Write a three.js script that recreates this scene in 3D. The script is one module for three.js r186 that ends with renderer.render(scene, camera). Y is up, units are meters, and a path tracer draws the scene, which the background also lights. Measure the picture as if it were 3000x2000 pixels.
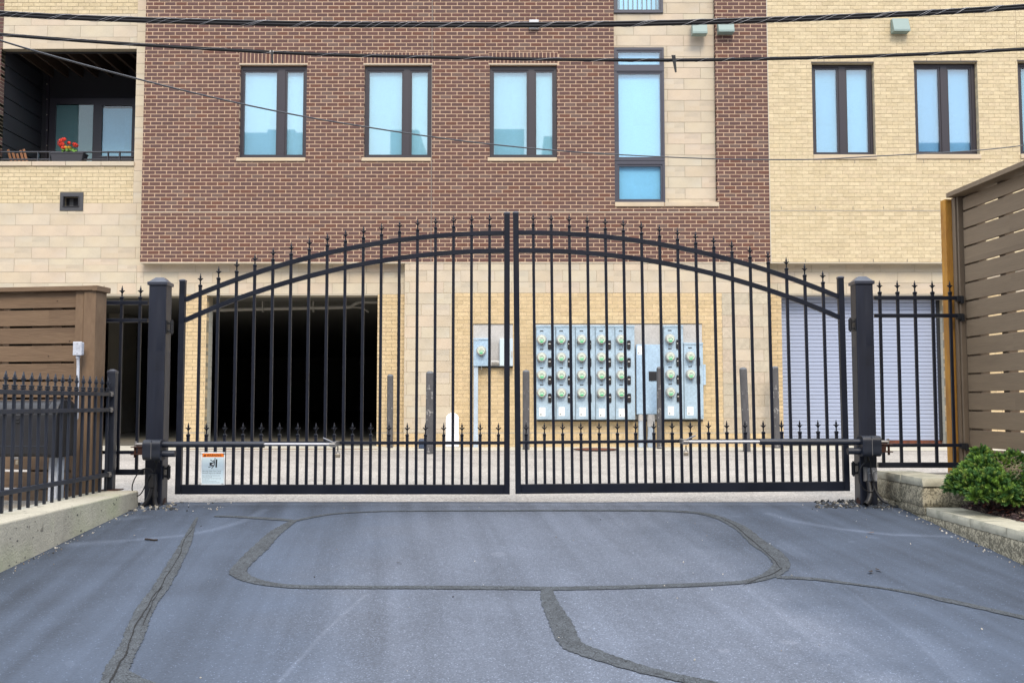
import * as THREE from 'three';
import { RoundedBoxGeometry } from 'three/addons/geometries/RoundedBoxGeometry.js';
import { mergeGeometries, toCreasedNormals } from 'three/addons/utils/BufferGeometryUtils.js';

// ---------------------------------------------------------------- camera, sky, sun, exposure
const FOCAL = 2850, PITCH = Math.atan(180 / FOCAL), EYE = 1.6;          // lens in pixels of the 3000 x 2000 photograph
const scene = new THREE.Scene();
const camera = new THREE.PerspectiveCamera(2 * Math.atan(1000 / FOCAL) * 180 / Math.PI, 1024 / 682, 0.1, 900);
camera.position.set(0, EYE, 0);
camera.rotation.x = PITCH;
scene.add(camera);
const renderer = new THREE.WebGLRenderer({ antialias: true });
renderer.setSize(1024, 682);
renderer.toneMapping = THREE.LinearToneMapping;
renderer.toneMappingExposure = 1.78;
renderer.shadowMap.enabled = true;

{ // overcast sky: pale at the horizon, brighter and a little bluer overhead, soft cloud mottling
  const w = 256, h = 128, d = new Float32Array(w * h * 4);
  for (let j = 0; j < h; j++) for (let i = 0; i < w; i++) {
    const el = ((j + 0.5) / h - 0.5) * Math.PI, az = (i / w) * Math.PI * 2, up = Math.max(0, Math.sin(el)), k = (j * w + i) * 4;
    const m = 1 + 0.1 * Math.sin(az * 3 + Math.sin(el * 7) * 1.3) * Math.sin(el * 9 + az * 2) * up;
    const b = (0.95 + 0.4 * up) * m;
    const g = el < 0 ? 0.45 : 1;
    d[k] = b * 0.93 * g; d[k + 1] = b * 1.0 * g; d[k + 2] = b * 1.13 * g; d[k + 3] = 1;
  }
  const sky = new THREE.DataTexture(d, w, h, THREE.RGBAFormat, THREE.FloatType);
  sky.mapping = THREE.EquirectangularReflectionMapping; sky.magFilter = THREE.LinearFilter; sky.minFilter = THREE.LinearFilter; sky.needsUpdate = true;
  scene.background = sky; scene.environment = sky;
}
const sun = new THREE.DirectionalLight(0xffefd8, 1.5);
sun.position.set(3, 25, 9); sun.target.position.set(0, 1.5, -13);
sun.castShadow = true; sun.shadow.radius = 38; sun.shadow.mapSize.set(2048, 2048);
Object.assign(sun.shadow.camera, { left: -20, right: 20, top: 20, bottom: -20, near: 1, far: 80 });
scene.add(sun, sun.target);

// ---------------------------------------------------------------- helpers
let seed = 12345;
const rnd = () => { seed = (seed * 1664525 + 1013904223) >>> 0; return seed / 4294967296; };
const rr = (a, b) => a + (b - a) * rnd();
const pick = (a) => a[Math.floor(rnd() * a.length)];
const V = (x, y, z) => new THREE.Vector3(x, y, z);
const CP = Math.cos(PITCH), SP = Math.sin(PITCH);
function ray(px, py) { const x = (px - 1500) / FOCAL, y = -(py - 1000) / FOCAL; return [x, y * CP + SP, CP - y * SP]; }   // right, up, ahead
function at(px, py, d) { const [x, y, a] = ray(px, py), t = d / a; return V(x * t, EYE + y * t, -d); }      // point at distance d ahead
const X = (px, py, d) => at(px, py, d).x;
const Y = (py, d) => at(1500, py, d).y;
const onX = (px, x) => x * FOCAL / (px - 1500);                         // (near the horizon) distance of a side plane
const SLOPE = 0.0773, EDGE = 8.95;                                       // driveway ramp up to the gate
const groundY = (d) => d <= EDGE ? Math.max(-0.4, SLOPE * d) : 0.692 + (d - EDGE) * (0.815 - 0.692) / (17.4 - EDGE);
function onDrive(px, py) { const [x, y, a] = ray(px, py), t = EYE / (SLOPE * a - y); return [x * t, a * t]; }  // [X, d] on the ramp
const names = new Map(), counts = new WeakMap();
function numbered(n) { const k = names.get(n) || 0; names.set(n, k + 1); return k ? `${n}_${String(k).padStart(3, '0')}` : n; }
function tag(o, label, category, group) { o.userData.label = label; o.userData.category = category; if (group) o.userData.group = group; return o; }
function shadow(o) { o.castShadow = true; o.receiveShadow = true; return o; }
function thing(name, label, category, pos, group, turn = 0) {
  const g = new THREE.Group(); g.name = numbered(name); if (pos) g.position.copy(pos); g.rotation.y = turn; scene.add(g);
  return tag(g, label, category, group);
}
function mesh(name, geo, mat, parent) {
  const m = shadow(new THREE.Mesh(Array.isArray(geo) ? merge(geo) : geo, mat));
  if (parent && parent !== scene) { const c = counts.get(parent) || {}; counts.set(parent, c); const k = c[name] || 0; c[name] = k + 1; m.name = k ? `${name}_${String(k).padStart(3, '0')}` : name; parent.add(m); }
  else { m.name = numbered(name); scene.add(m); }
  return m;
}
function struct(name, geo, mat) { const m = mesh(name, geo, mat, scene); m.userData.kind = 'structure'; return m; }
function merge(list) {
  const gs = list.map((g) => g.index ? g.toNonIndexed() : g);
  const keep = ['position', 'normal', 'uv'], col = gs.every((g) => g.attributes.color);
  for (const g of gs) for (const k of Object.keys(g.attributes)) if (!keep.includes(k) && !(col && k === 'color')) g.deleteAttribute(k);
  return mergeGeometries(gs);
}
// uv in metres taken from position by the facing of each triangle
function uvm(g, s = 1, ox = 0, oy = 0) {
  if (g.index) g = g.toNonIndexed();
  const p = g.attributes.position, uv = new Float32Array(p.count * 2), a = V(), b = V(), c = V();
  for (let i = 0; i < p.count; i += 3) {
    a.fromBufferAttribute(p, i); b.fromBufferAttribute(p, i + 1); c.fromBufferAttribute(p, i + 2);
    const n = b.clone().sub(a).cross(c.clone().sub(a)), ax = Math.abs(n.x), ay = Math.abs(n.y), az = Math.abs(n.z);
    for (let k = 0; k < 3; k++) {
      const v = [a, b, c][k]; let u, w;
      if (az >= ax && az >= ay) { u = v.x; w = v.y; } else if (ax >= ay) { u = v.z; w = v.y; } else { u = v.x; w = v.z; }
      uv[(i + k) * 2] = u * s + ox; uv[(i + k) * 2 + 1] = w * s + oy;
    }
  }
  g.setAttribute('uv', new THREE.BufferAttribute(uv, 2)); return g;
}
// box with lightly rounded edges, given by its extents
function rbox(x0, x1, y0, y1, z0, z1, r = 0.004, s = 1) {
  const w = x1 - x0, h = y1 - y0, d = z1 - z0;
  const g = new RoundedBoxGeometry(w, h, d, 1, Math.min(r, w * 0.45, h * 0.45, d * 0.45)); g.translate((x0 + x1) / 2, (y0 + y1) / 2, (z0 + z1) / 2);
  return uvm(g, s);
}
function box(x0, x1, y0, y1, z0, z1, s = 1) { const g = new THREE.BoxGeometry(x1 - x0, y1 - y0, z1 - z0); g.translate((x0 + x1) / 2, (y0 + y1) / 2, (z0 + z1) / 2); return uvm(g, s); }
function tube(pts, r, n = 24, seg = 8, tension = 0.5) { return new THREE.TubeGeometry(new THREE.CatmullRomCurve3(pts, false, 'catmullrom', tension), n, r, seg, false).toNonIndexed(); }
function rod(a, b, r, seg = 16) { // capped cylinder between two points
  const d = b.clone().sub(a), L = d.length(), g = new THREE.CylinderGeometry(r, r, L, seg);
  g.applyQuaternion(new THREE.Quaternion().setFromUnitVectors(V(0, 1, 0), d.normalize())); g.translate((a.x + b.x) / 2, (a.y + b.y) / 2, (a.z + b.z) / 2);
  return g.index ? g.toNonIndexed() : g;
}
function bar(a, b, w, h) { // square bar between two points, w across, h high
  const d = b.clone().sub(a), L = d.length(), g = new RoundedBoxGeometry(L, h, w, 1, 0.003);
  g.applyQuaternion(new THREE.Quaternion().setFromUnitVectors(V(1, 0, 0), d.normalize())); g.translate((a.x + b.x) / 2, (a.y + b.y) / 2, (a.z + b.z) / 2);
  return g.index ? g.toNonIndexed() : g;
}
function extr(pts, depth, bevel = 0) {
  const s = new THREE.Shape(pts.map((p) => new THREE.Vector2(p[0], p[1])));
  return new THREE.ExtrudeGeometry(s, { depth, bevelEnabled: bevel > 0, bevelSize: bevel, bevelThickness: bevel, bevelSegments: 1, curveSegments: 10 });
}

// ---------------------------------------------------------------- textures
const lattice = []; { for (let i = 0; i < 65536; i++) lattice.push(rnd()); }
const L8 = (x, y) => lattice[((y & 255) << 8) | (x & 255)];
function vn(x, y, per) { // value noise, period per (a whole number of cells)
  const xi = Math.floor(x), yi = Math.floor(y), fx = x - xi, fy = y - yi, u = fx * fx * (3 - 2 * fx), v = fy * fy * (3 - 2 * fy);
  const w = (a) => per ? ((a % per) + per) % per : a;
  const a = L8(w(xi), w(yi)), b = L8(w(xi + 1), w(yi)), c = L8(w(xi), w(yi + 1)), d = L8(w(xi + 1), w(yi + 1));
  return a + (b - a) * u + (c - a) * v + (a - b - c + d) * u * v;
}
function fbm(x, y, oct, per) { let s = 0, a = 0.5, t = 0; for (let o = 0; o < oct; o++) { s += a * vn(x, y, per); t += a; x = x * 2 + (per ? 0 : 17.3); y = y * 2 + (per ? 0 : 9.1); if (per) per *= 2; a *= 0.5; } return s / t; }
const s8 = (l) => { l = Math.max(0, Math.min(1, l)); return Math.round(255 * (l <= 0.0031308 ? 12.92 * l : 1.055 * Math.pow(l, 1 / 2.4) - 0.055)); };
function tex(w, h, fn, repeat = true, srgb = true) { // fn(u, v) -> linear [r, g, b]
  const d = new Uint8Array(w * h * 4);
  for (let j = 0; j < h; j++) for (let i = 0; i < w; i++) {
    const c = fn((i + 0.5) / w, (j + 0.5) / h), k = (j * w + i) * 4;
    if (srgb) { d[k] = s8(c[0]); d[k + 1] = s8(c[1]); d[k + 2] = s8(c[2]); } else { d[k] = d[k + 1] = d[k + 2] = Math.max(0, Math.min(255, c * 255)); }
    d[k + 3] = 255;
  }
  const t = new THREE.DataTexture(d, w, h, THREE.RGBAFormat); if (srgb) t.colorSpace = THREE.SRGBColorSpace;
  t.magFilter = THREE.LinearFilter; t.minFilter = THREE.LinearMipmapLinearFilter; t.generateMipmaps = true;
  if (repeat) t.wrapS = t.wrapT = THREE.RepeatWrapping; t.needsUpdate = true; return t;
}
function canvas(w, h, draw) { const c = document.createElement('canvas'); c.width = w; c.height = h; const x = c.getContext('2d'); draw(x, w, h); return c; }
function ctex(c) { const t = new THREE.CanvasTexture(c); t.colorSpace = THREE.SRGBColorSpace; return t; }
function rep(t, x, y, ox = 0, oy = 0) { const c = t.clone(); c.repeat.set(x, y); c.offset.set(ox, oy); c.needsUpdate = true; return c; }
const mix = (a, b, t) => a.map((v, i) => v + (b[i] - v) * t);
const S = (o) => new THREE.MeshStandardMaterial(o);
const P = (o) => new THREE.MeshPhysicalMaterial(o);
const C = (r, g, b) => new THREE.Color().setRGB(r, g, b);
const fineBump = tex(256, 256, (u, v) => 0.5 * fbm(u * 32, v * 32, 3, 32) + 0.5 * vn(u * 128, v * 128, 128), true, false);
const grainTint = tex(256, 256, (u, v) => { const n = 0.86 + 0.28 * (fbm(u * 8, v * 8, 4, 8) - 0.5) + 0.2 * (vn(u * 90, v * 90, 90) - 0.5); return [n, n, n]; });
const stoneTex = tex(512, 512, (u, v) => { const a = fbm(u * 4, v * 6, 4, 12), b = vn(u * 120, v * 120, 120), n = 0.94 + 0.22 * (a - 0.5) + 0.07 * (b - 0.5); const p = fbm(u * 3 + 0.3, v * 4 + 0.7, 3, 12) - 0.5; return [n * (1 + 0.06 * p), n, n * (1 - 0.12 * p)]; });
function woodTex(c1, c2, cells) { return tex(512, 256, (u, v) => { const g = fbm(u * 5, v * cells, 3, 0), f = vn(u * 24, v * 200, 0), k = fbm(u * 2, v * 3, 2, 0); return mix(c1, c2, Math.max(0, Math.min(1, 0.55 * g + 0.3 * f + 0.5 * k - 0.2))); }); }
const woodBump = tex(512, 256, (u, v) => 0.6 * vn(u * 18, v * 120, 0) + 0.4 * fbm(u * 40, v * 160, 2, 0), true, false);

// ---------------------------------------------------------------- ground: earth, driveway ramp, courtyard, apron
{
  const earth = S({ color: C(0.2, 0.19, 0.17), roughness: 1, map: rep(grainTint, 0.5, 0.5) });
  struct('ground', uvm(new THREE.PlaneGeometry(500, 500).rotateX(-Math.PI / 2).translate(0, -0.45, 0)), earth);
}
// --- sealcoated asphalt ramp
const DX0 = -4.3, DX1 = 4.3, DD0 = 1.6, DD1 = EDGE + 0.05, TW = 2048, TH = 1800;
const marks = canvas(TW, TH, (x) => { // pale scuffs, worn lines, spots: drawn where they lie on the ground, white on black
  x.fillStyle = '#000'; x.fillRect(0, 0, TW, TH);
  const g = (px, py) => { const [gx, d] = onDrive(px, py); return [(gx - DX0) / (DX1 - DX0) * TW, (1 - (d - DD0) / (DD1 - DD0)) * TH]; };
  const A = (a) => [a[0] / 1.568, 1400 + a[1] / 1.568], B = (a) => [1500 + a[0] / 1.568, 1400 + a[1] / 1.568];
  const line = (pts, wid, al, soft) => { for (let k = soft ? 5 : 1; k >= 1; k--) { x.lineWidth = wid * (soft ? k / 3 : 1); x.lineCap = x.lineJoin = 'round'; x.strokeStyle = `rgba(255,255,255,${al / (soft ? 4 : 1)})`; x.beginPath(); pts.forEach((p, i) => { const q = g(...p); i ? x.lineTo(...q) : x.moveTo(...q); }); x.stroke(); } };
  line([[330, 305], [500, 295], [700, 280], [850, 265], [1000, 235], [1120, 200], [1210, 150]].map(A), 16, 0.4, true);
  line([[330, 310], [430, 300], [520, 297]].map(A), 30, 0.35, true);
  line([[1180, 165], [1300, 200], [1500, 235], [1750, 262], [2020, 270]].map(B), 18, 0.4, true);
  line([[1500, 235], [1750, 264], [2020, 272]].map(B), 6, 0.35, true);
  line([[1680, 540], [1500, 700], [1280, 941]].map(A), 5, 0.3, true);
  line([[850, 330], [1200, 560], [1500, 780], [1750, 941]].map(B), 30, 0.14, true);
  line([[900, 390], [1150, 560], [1450, 800], [1650, 941]].map(B), 10, 0.14, true);
  line([[1250, 300], [1600, 520], [1900, 740], [2090, 941]].map(B), 24, 0.16, true);
  line([[1220, 310], [1560, 530], [1860, 750], [2050, 941]].map(B), 6, 0.16, true);
  line([[560, 190], [650, 180]].map(A), 30, 0.35, true); line([[600, 150], [800, 130]].map(A), 22, 0.3, true);
  line([[0, 120], [-600, 135], [-830, 132]].map(B), 12, 0.12, true);
  line([[1750, 140], [1790, 175], [1950, 200]].map(B), 6, 0.25, true);
  for (let k = 0; k < 60; k++) { x.fillStyle = `rgba(255,255,255,${0.1 + 0.25 * rnd()})`; x.beginPath(); x.ellipse(rnd() * TW, rnd() * TH, 2 + rnd() * 12, 2 + rnd() * 9, rnd() * 3, 0, 7); x.fill(); }
  x.fillStyle = 'rgba(255,255,255,0.22)'; x.beginPath(); { const q = g(1460, 1624); x.ellipse(q[0], q[1], 13, 16, 0, 0, 7); } x.fill();
});
const mk = marks.getContext('2d').getImageData(0, 0, TW, TH).data;
const asphaltMap = tex(TW, TH, (u, v) => {
  const gx = DX0 + u * (DX1 - DX0), d = DD0 + v * (DD1 - DD0), i = Math.min(TW - 1, Math.floor(u * TW)), j = Math.min(TH - 1, Math.floor((1 - v) * TH));
  const m = mk[(j * TW + i) * 4] / 255;
  const big = fbm(gx * 0.55 + 7, d * 0.4 + 3, 4), mid = fbm(gx * 3 + 40, d * 3, 3), drag = fbm(gx * 9 + (d - 4) * 1.2, d * 0.35 + 50, 3);
  // the seal coat is worn through in patches of the lane: bare pale aggregate shows as grains
  const lane = Math.exp(-Math.pow((gx - 0.25 - 0.5 * (mid - 0.5)) / 1.5, 4)) * (0.35 + 1.3 * big);
  const i2 = i >> 1, j2 = j >> 1, r1 = 0.5 * L8(i2 * 7 + (j2 >> 3) * 31, j2 * 13 + (i2 >> 5)) + 0.5 * L8(i * 5 + 3 + (j >> 6) * 7, j * 3 + (i >> 6)), r2 = L8(i * 3 + j * 5, j * 11 + (i >> 7) + 77);
  let b = 0.066 + 0.04 * (big - 0.5) + 0.026 * (mid - 0.5) + 0.045 * (drag - 0.5) + (r1 - 0.5) * (0.024 + 0.055 * Math.min(1, lane));
  b += 0.034 * lane;
  if (r2 > 0.994 - 0.03 * Math.min(1, lane)) b += 0.1 + 0.2 * r1;
  if (r2 < 0.006) b *= 0.6;
  b += m * (0.07 + 0.07 * (r1 - 0.3) + 0.07 * (mid - 0.5));
  const w = Math.min(1, 0.35 * m + 0.5 * Math.min(1, lane));
  return [b * (0.725 + 0.215 * w), b * (0.95 + 0.03 * w), b * (1.37 - 0.26 * w)];
}, false);
const asphaltBump = tex(512, 512, (u, v) => 0.55 * vn(u * 170, v * 170, 170) + 0.45 * fbm(u * 40, v * 40, 3, 40), true, false);
const asphaltM = S({ map: asphaltMap, roughness: 0.8, bumpMap: rep(asphaltBump, 8, 7), bumpScale: 0.0035 });
function rampSheet(x0, x1, d0, d1, nx, nd, edge, lift = 0) {
  const g = new THREE.PlaneGeometry(1, 1, nx, nd), p = g.attributes.position, uv = g.attributes.uv;
  for (let i = 0; i < p.count; i++) {
    const a = p.getX(i) + 0.5, b = p.getY(i) + 0.5; const x = x0 + a * (x1 - x0); let d = d0 + b * (d1 - d0);
    if (edge && b > 0.999) d += edge(x);
    p.setXYZ(i, x, groundY(Math.min(d, EDGE)) + lift + 0.006 * (fbm(x * 1.3 + 9, d * 1.3, 2) - 0.5), -d);
    uv.setXY(i, (x - DX0) / (DX1 - DX0), (d - DD0) / (DD1 - DD0));
  }
  g.computeVertexNormals(); return g;
}
const drive = struct('driveway', rampSheet(DX0, DX1, DD0, DD1, 160, 60, (x) => -0.02 + 0.05 * (fbm(x * 2.3, 5, 3) - 0.5) + 0.03 * (fbm(x * 14, 1, 2) - 0.5), 0.004), asphaltM);
struct('road', [rampSheet(-60, 60, -3, DD0 + 0.1, 4, 4, null, -0.008), uvm(new THREE.PlaneGeometry(120, 60).rotateX(-Math.PI / 2).translate(0, -0.25, 33))].map((g) => uvm(g)), S({ color: C(0.085, 0.1, 0.13), roughness: 0.85, map: rep(grainTint, 0.7, 0.7) }));

// --- tar crack seal on the driveway: ragged strips a few millimetres thick
const sealTex = tex(512, 512, (u, v) => { const n = fbm(u * 14, v * 14, 4, 14), s = vn(u * 170, v * 170, 170), c = Math.abs(fbm(u * 24, v * 24, 2, 24) - 0.5); let b = 0.064 + 0.05 * (n - 0.5) + 0.06 * (s - 0.5); if (c < 0.025) b *= 0.45; if (s > 0.9) b += 0.07; return [b * 0.86, b * 0.98, b * 1.1]; });
const sealM = S({ map: rep(sealTex, 1.3, 1.3), roughness: 0.9, bumpMap: rep(asphaltBump, 3, 3), bumpScale: 0.003 });
const crackM = S({ color: C(0.012, 0.012, 0.012), roughness: 1 });
function ribbon(ptsGround, widths, rag, lift, off = 0) {
  const cv = new THREE.CatmullRomCurve3(ptsGround.map(([x, d]) => V(x, 0, -d))), N = Math.max(20, Math.round(cv.getLength() / 0.02)), pos = [], idx = [], o = rnd() * 100;
  for (let i = 0; i <= N; i++) {
    const t = i / N, p = cv.getPoint(t), q = cv.getTangent(t), nx = -q.z, nz = q.x, s = t * (widths.length - 1), k = Math.min(widths.length - 2, Math.floor(s)), w = (widths[k] + (widths[k + 1] - widths[k]) * (s - k)) / 2;
    const l = w * (1 + rag * 1.1 * (fbm(t * N * 0.035 + o, 3, 2) - 0.5) + rag * 0.55 * (rnd() - 0.5)), r = w * (1 + rag * 1.1 * (fbm(t * N * 0.035 + o, 33, 2) - 0.5) + rag * 0.55 * (rnd() - 0.5)), w0 = off * (fbm(t * N * 0.05 + o, 7, 3) - 0.5);
    for (const [sd, ww] of [[1, l], [0, 0], [-1, r]]) { const x = p.x + nx * (sd * ww + w0), z = p.z + nz * (sd * ww + w0); pos.push(x, SLOPE * -z + lift + 0.006 * (fbm(x * 1.3 + 9, -z * 1.3, 2) - 0.5) - (sd ? 0.002 : 0), z); }
    if (i < N) { const b = i * 3; idx.push(b, b + 3, b + 1, b + 1, b + 3, b + 4, b + 1, b + 4, b + 2, b + 2, b + 4, b + 5); }
  }
  const g = new THREE.BufferGeometry(); g.setAttribute('position', new THREE.Float32BufferAttribute(pos, 3)); g.setIndex(idx); g.computeVertexNormals();
  g.setAttribute('uv', new THREE.Float32BufferAttribute(pos.flatMap((_, i) => i % 3 === 2 ? [pos[i - 2], pos[i]] : []), 2)); return g;
}
{
  const A = (a) => onDrive(a[0] / 1.568, 1400 + a[1] / 1.568), B = (a) => onDrive(1500 + a[0] / 1.568, 1400 + a[1] / 1.568);
  const seal = (pts, w, rag = 0.5) => mesh('crack_seal', ribbon(pts, w, rag, 0.0105), sealM, drive);
  const loopL = [[1345, 203], [1270, 250], [1200, 320], [1130, 385], [1092, 435], [1130, 466], [1220, 490], [1340, 503], [1500, 506], [1700, 507], [1900, 507], [2100, 508]].map(A);
  const loopR = [[0, 509], [130, 511], [400, 508], [700, 500], [950, 490], [1080, 480], [1170, 455], [1225, 422], [1236, 395], [1200, 350], [1130, 300], [1070, 245], [1010, 210], [940, 182], [850, 164], [700, 155], [400, 152], [0, 152]].map(B);
  const loopT = [[2000, 155], [1700, 159], [1520, 170], [1420, 187], [1345, 203]].map(A);
  seal([...loopL, ...loopR, ...loopT], [0.07, 0.12, 0.14, 0.13, 0.13, 0.12, 0.1, 0.09, 0.085, 0.085, 0.085, 0.085, 0.085, 0.085, 0.085, 0.085, 0.09, 0.1, 0.12, 0.13, 0.14, 0.15, 0.13, 0.12, 0.1, 0.09, 0.085, 0.07, 0.05, 0.045, 0.045, 0.045, 0.05, 0.06].map((w) => w * 0.88), 0.4);
  const left = [[905, 185], [880, 235], [858, 285], [830, 345], [792, 405], [770, 450], [735, 510], [690, 565], [660, 620], [630, 690], [600, 760], [565, 830], [535, 880], [505, 960], [480, 1040]].map(A);
  seal(left, [0.02, 0.05, 0.08, 0.095, 0.1, 0.105, 0.105, 0.1, 0.095, 0.1, 0.1, 0.105, 0.115, 0.115, 0.115], 0.45);
  seal([[540, 900], [600, 935], [700, 975], [800, 1010]].map(A), [0.09, 0.09, 0.1, 0.1]);
  seal([[985, 180], [1080, 182], [1180, 188], [1270, 193], [1350, 201]].map(A), [0.05, 0.06, 0.07, 0.07, 0.06], 0.6);
  seal([[160, 512], [172, 570], [200, 625], [230, 680], [252, 735], [285, 778], [340, 800], [430, 833], [540, 868], [680, 905], [800, 930], [950, 965], [1100, 1000]].map(B), [0.09, 0.11, 0.115, 0.12, 0.12, 0.115, 0.11, 0.1, 0.095, 0.09, 0.09, 0.09, 0.09], 0.4);
  seal([[1215, 458], [1300, 462], [1400, 469], [1550, 489], [1700, 510], [1850, 534], [2000, 568], [2150, 600], [2352, 645], [2600, 700]].map(B), [0.06, 0.065, 0.06, 0.05, 0.035, 0.06, 0.07, 0.06, 0.065, 0.07], 0.6);
  const crack = (pts, w, off) => mesh('crack', ribbon(pts, w, 1.6, 0.0145, off), crackM, drive);
  crack(left.slice(1, 14), [0.002, 0.004, 0.005, 0.005, 0.007, 0.006, 0.01, 0.005, 0.008, 0.01, 0.013, 0.008, 0.007], 0.04);
  crack(left.slice(6, 10).map(([x, d]) => [x + 0.012, d + 0.03]), [0.002, 0.004, 0.003, 0.005, 0.003, 0.005, 0.005, 0.003, 0.002], 0.07);
  crack([[1235, 420], [1200, 375], [1150, 330], [1090, 280], [1020, 222], [960, 190]].map(B), [0.003, 0.005, 0.005, 0.005, 0.004, 0.003], 0.015);
  crack([[1060, 505], [1130, 470], [1190, 450], [1240, 420]].map(B), [0.004, 0.008, 0.008, 0.006], 0.02);
}
// --- courtyard behind the gate: pale worn asphalt with exposed stone, one sheet up to the concrete apron
const aggTex = tex(1024, 1024, (u, v) => { const a = fbm(u * 6, v * 6, 4, 6), s = vn(u * 250, v * 250, 250), t = vn(u * 120 + 31, v * 120 + 5, 120), b = 0.33 + 0.12 * (a - 0.5) + 0.28 * (s - 0.5) + 0.12 * (t - 0.5) + (s > 0.93 ? 0.12 : 0); return [b * 1.07, b * 0.985, b * 0.88]; });
const yardM = S({ map: rep(aggTex, 0.45, 0.45), roughness: 0.95, bumpMap: rep(asphaltBump, 1.4, 1.4), bumpScale: 0.003 });
function yardSheet(x0, x1, d0, d1, lift, nx = 2, nd = 6) {
  const g = new THREE.PlaneGeometry(1, 1, nx, nd), p = g.attributes.position;
  for (let i = 0; i < p.count; i++) { const x = x0 + (p.getX(i) + 0.5) * (x1 - x0), d = d0 + (p.getY(i) + 0.5) * (d1 - d0); p.setXYZ(i, x, groundY(Math.max(d, EDGE)) + lift, -d); }
  g.computeVertexNormals(); return uvm(g);
}
struct('courtyard_pavement', yardSheet(-14, 14, 8.93, 17.2, -0.002), yardM);
const concTex = tex(512, 512, (u, v) => { const a = fbm(u * 5, v * 5, 5, 5), s = vn(u * 160, v * 160, 160), b = 0.47 + 0.14 * (a - 0.5) + 0.07 * (s - 0.5); return [b * 1.05, b * 0.98, b * 0.8]; });
const apronM = S({ map: rep(concTex, 0.5, 0.5), roughness: 0.92, bumpMap: rep(fineBump, 1, 1), bumpScale: 0.002 });
struct('concrete_apron', yardSheet(-14, 14, 16.35, 24, 0.004, 2, 4), apronM);
// rusty steel angle in the joint in front of the garage, and tar along the foot of the wall
const rustTex = tex(256, 128, (u, v) => { const a = fbm(u * 12, v * 8, 4), b = vn(u * 60, v * 40, 0); return mix([0.22, 0.06, 0.025], [0.07, 0.035, 0.025], Math.min(1, a * 0.9 + 0.3 * b)); });
const rustM = S({ map: rustTex, roughness: 0.9, bumpMap: fineBump, bumpScale: 0.001 });

// --- planting strip and yard behind the retaining walls
const soilM = S({ map: rep(grainTint, 2, 2), color: C(0.075, 0.05, 0.04), roughness: 1 });
const gravelM = S({ map: rep(aggTex, 0.8, 0.8), color: C(0.8, 0.8, 0.78), roughness: 1, bumpMap: rep(asphaltBump, 1, 1), bumpScale: 0.01 });
struct('gravel_yard', box(-14, -3.6, -0.4, 0.735, -9.0, -1), gravelM);
struct('planting_bed', box(3.62, 14, -0.4, 0.72, -8.4, -1), soilM);

const bollardTex = [0, 1].map((q) => tex(256, 512, (u, v) => { const n = fbm(u * 8 + q * 5, v * 14, 4), sc = fbm(u * 26 + q * 9, v * 20 + 3, 3); let c = mix([0.062, 0.06, 0.062], [0.1, 0.097, 0.1], n); if (sc > 0.79 - (q ? 0.03 : 0)) c = [0.26, 0.25, 0.24]; return c; }));

// ---------------------------------------------------------------- the apartment building
const F = 17.4, B = 17.58, BR_H = 0.0696, BR_L = 0.2065, ST_H = 0.2035, ST_L = 0.612;
const building = thing('apartment_building', 'brick and stone apartment building with garage openings beyond the gate', 'building');
function rectPx(x0, y0, x1, y1, d) { const my = (y0 + y1) / 2; return { x0: X(x0, my, d), x1: X(x1, my, d), y0: Y(y1, d), y1: Y(y0, d) }; }
// lays courses of bricks or blocks over a rectangle, cut round the holes; returns their outlines
function lay({ x0, x1, y0, y1, len, h, joint, holes = [], phase = 0, base = y0, bond = 0.5 }) {
  const out = [], r0 = Math.floor((y0 - base) / h + 1e-4);
  for (let r = r0; base + r * h < y1 - 0.01; r++) {
    const ya = Math.max(y0, base + r * h + joint / 2), yb = Math.min(y1, base + (r + 1) * h - joint / 2);
    if (yb - ya < 0.012) continue;
    const sh = ((r & 1) ? bond : 0) * len + phase, c0 = Math.floor((x0 - sh) / len) - 1, c1 = Math.ceil((x1 - sh) / len) + 1;
    for (let c = c0; c <= c1; c++) {
      let segs = [[Math.max(x0, sh + c * len + joint / 2), Math.min(x1, sh + (c + 1) * len - joint / 2), ya, yb]];
      for (const o of holes) {
        const nx = [];
        for (const [a, b, p, q] of segs) {
          if (b <= o.x0 || a >= o.x1 || q <= o.y0 || p >= o.y1) { nx.push([a, b, p, q]); continue; }
          if (a < o.x0) nx.push([a, o.x0, p, q]);
          if (b > o.x1) nx.push([o.x1, b, p, q]);
          const m0 = Math.max(a, o.x0), m1 = Math.min(b, o.x1);
          if (p < o.y0 - 0.015) nx.push([m0, m1, p, o.y0 - joint / 2]);
          if (q > o.y1 + 0.015) nx.push([m0, m1, o.y1 + joint / 2, q]);
        }
        segs = nx;
      }
      for (const [a, b, p, q] of segs) if (b - a > 0.018) out.push({ x0: a, x1: b, y0: p, y1: q, full: b - a > len - joint - 0.002 && q - p > h - joint - 0.002 });
    }
  }
  return out;
}
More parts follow.
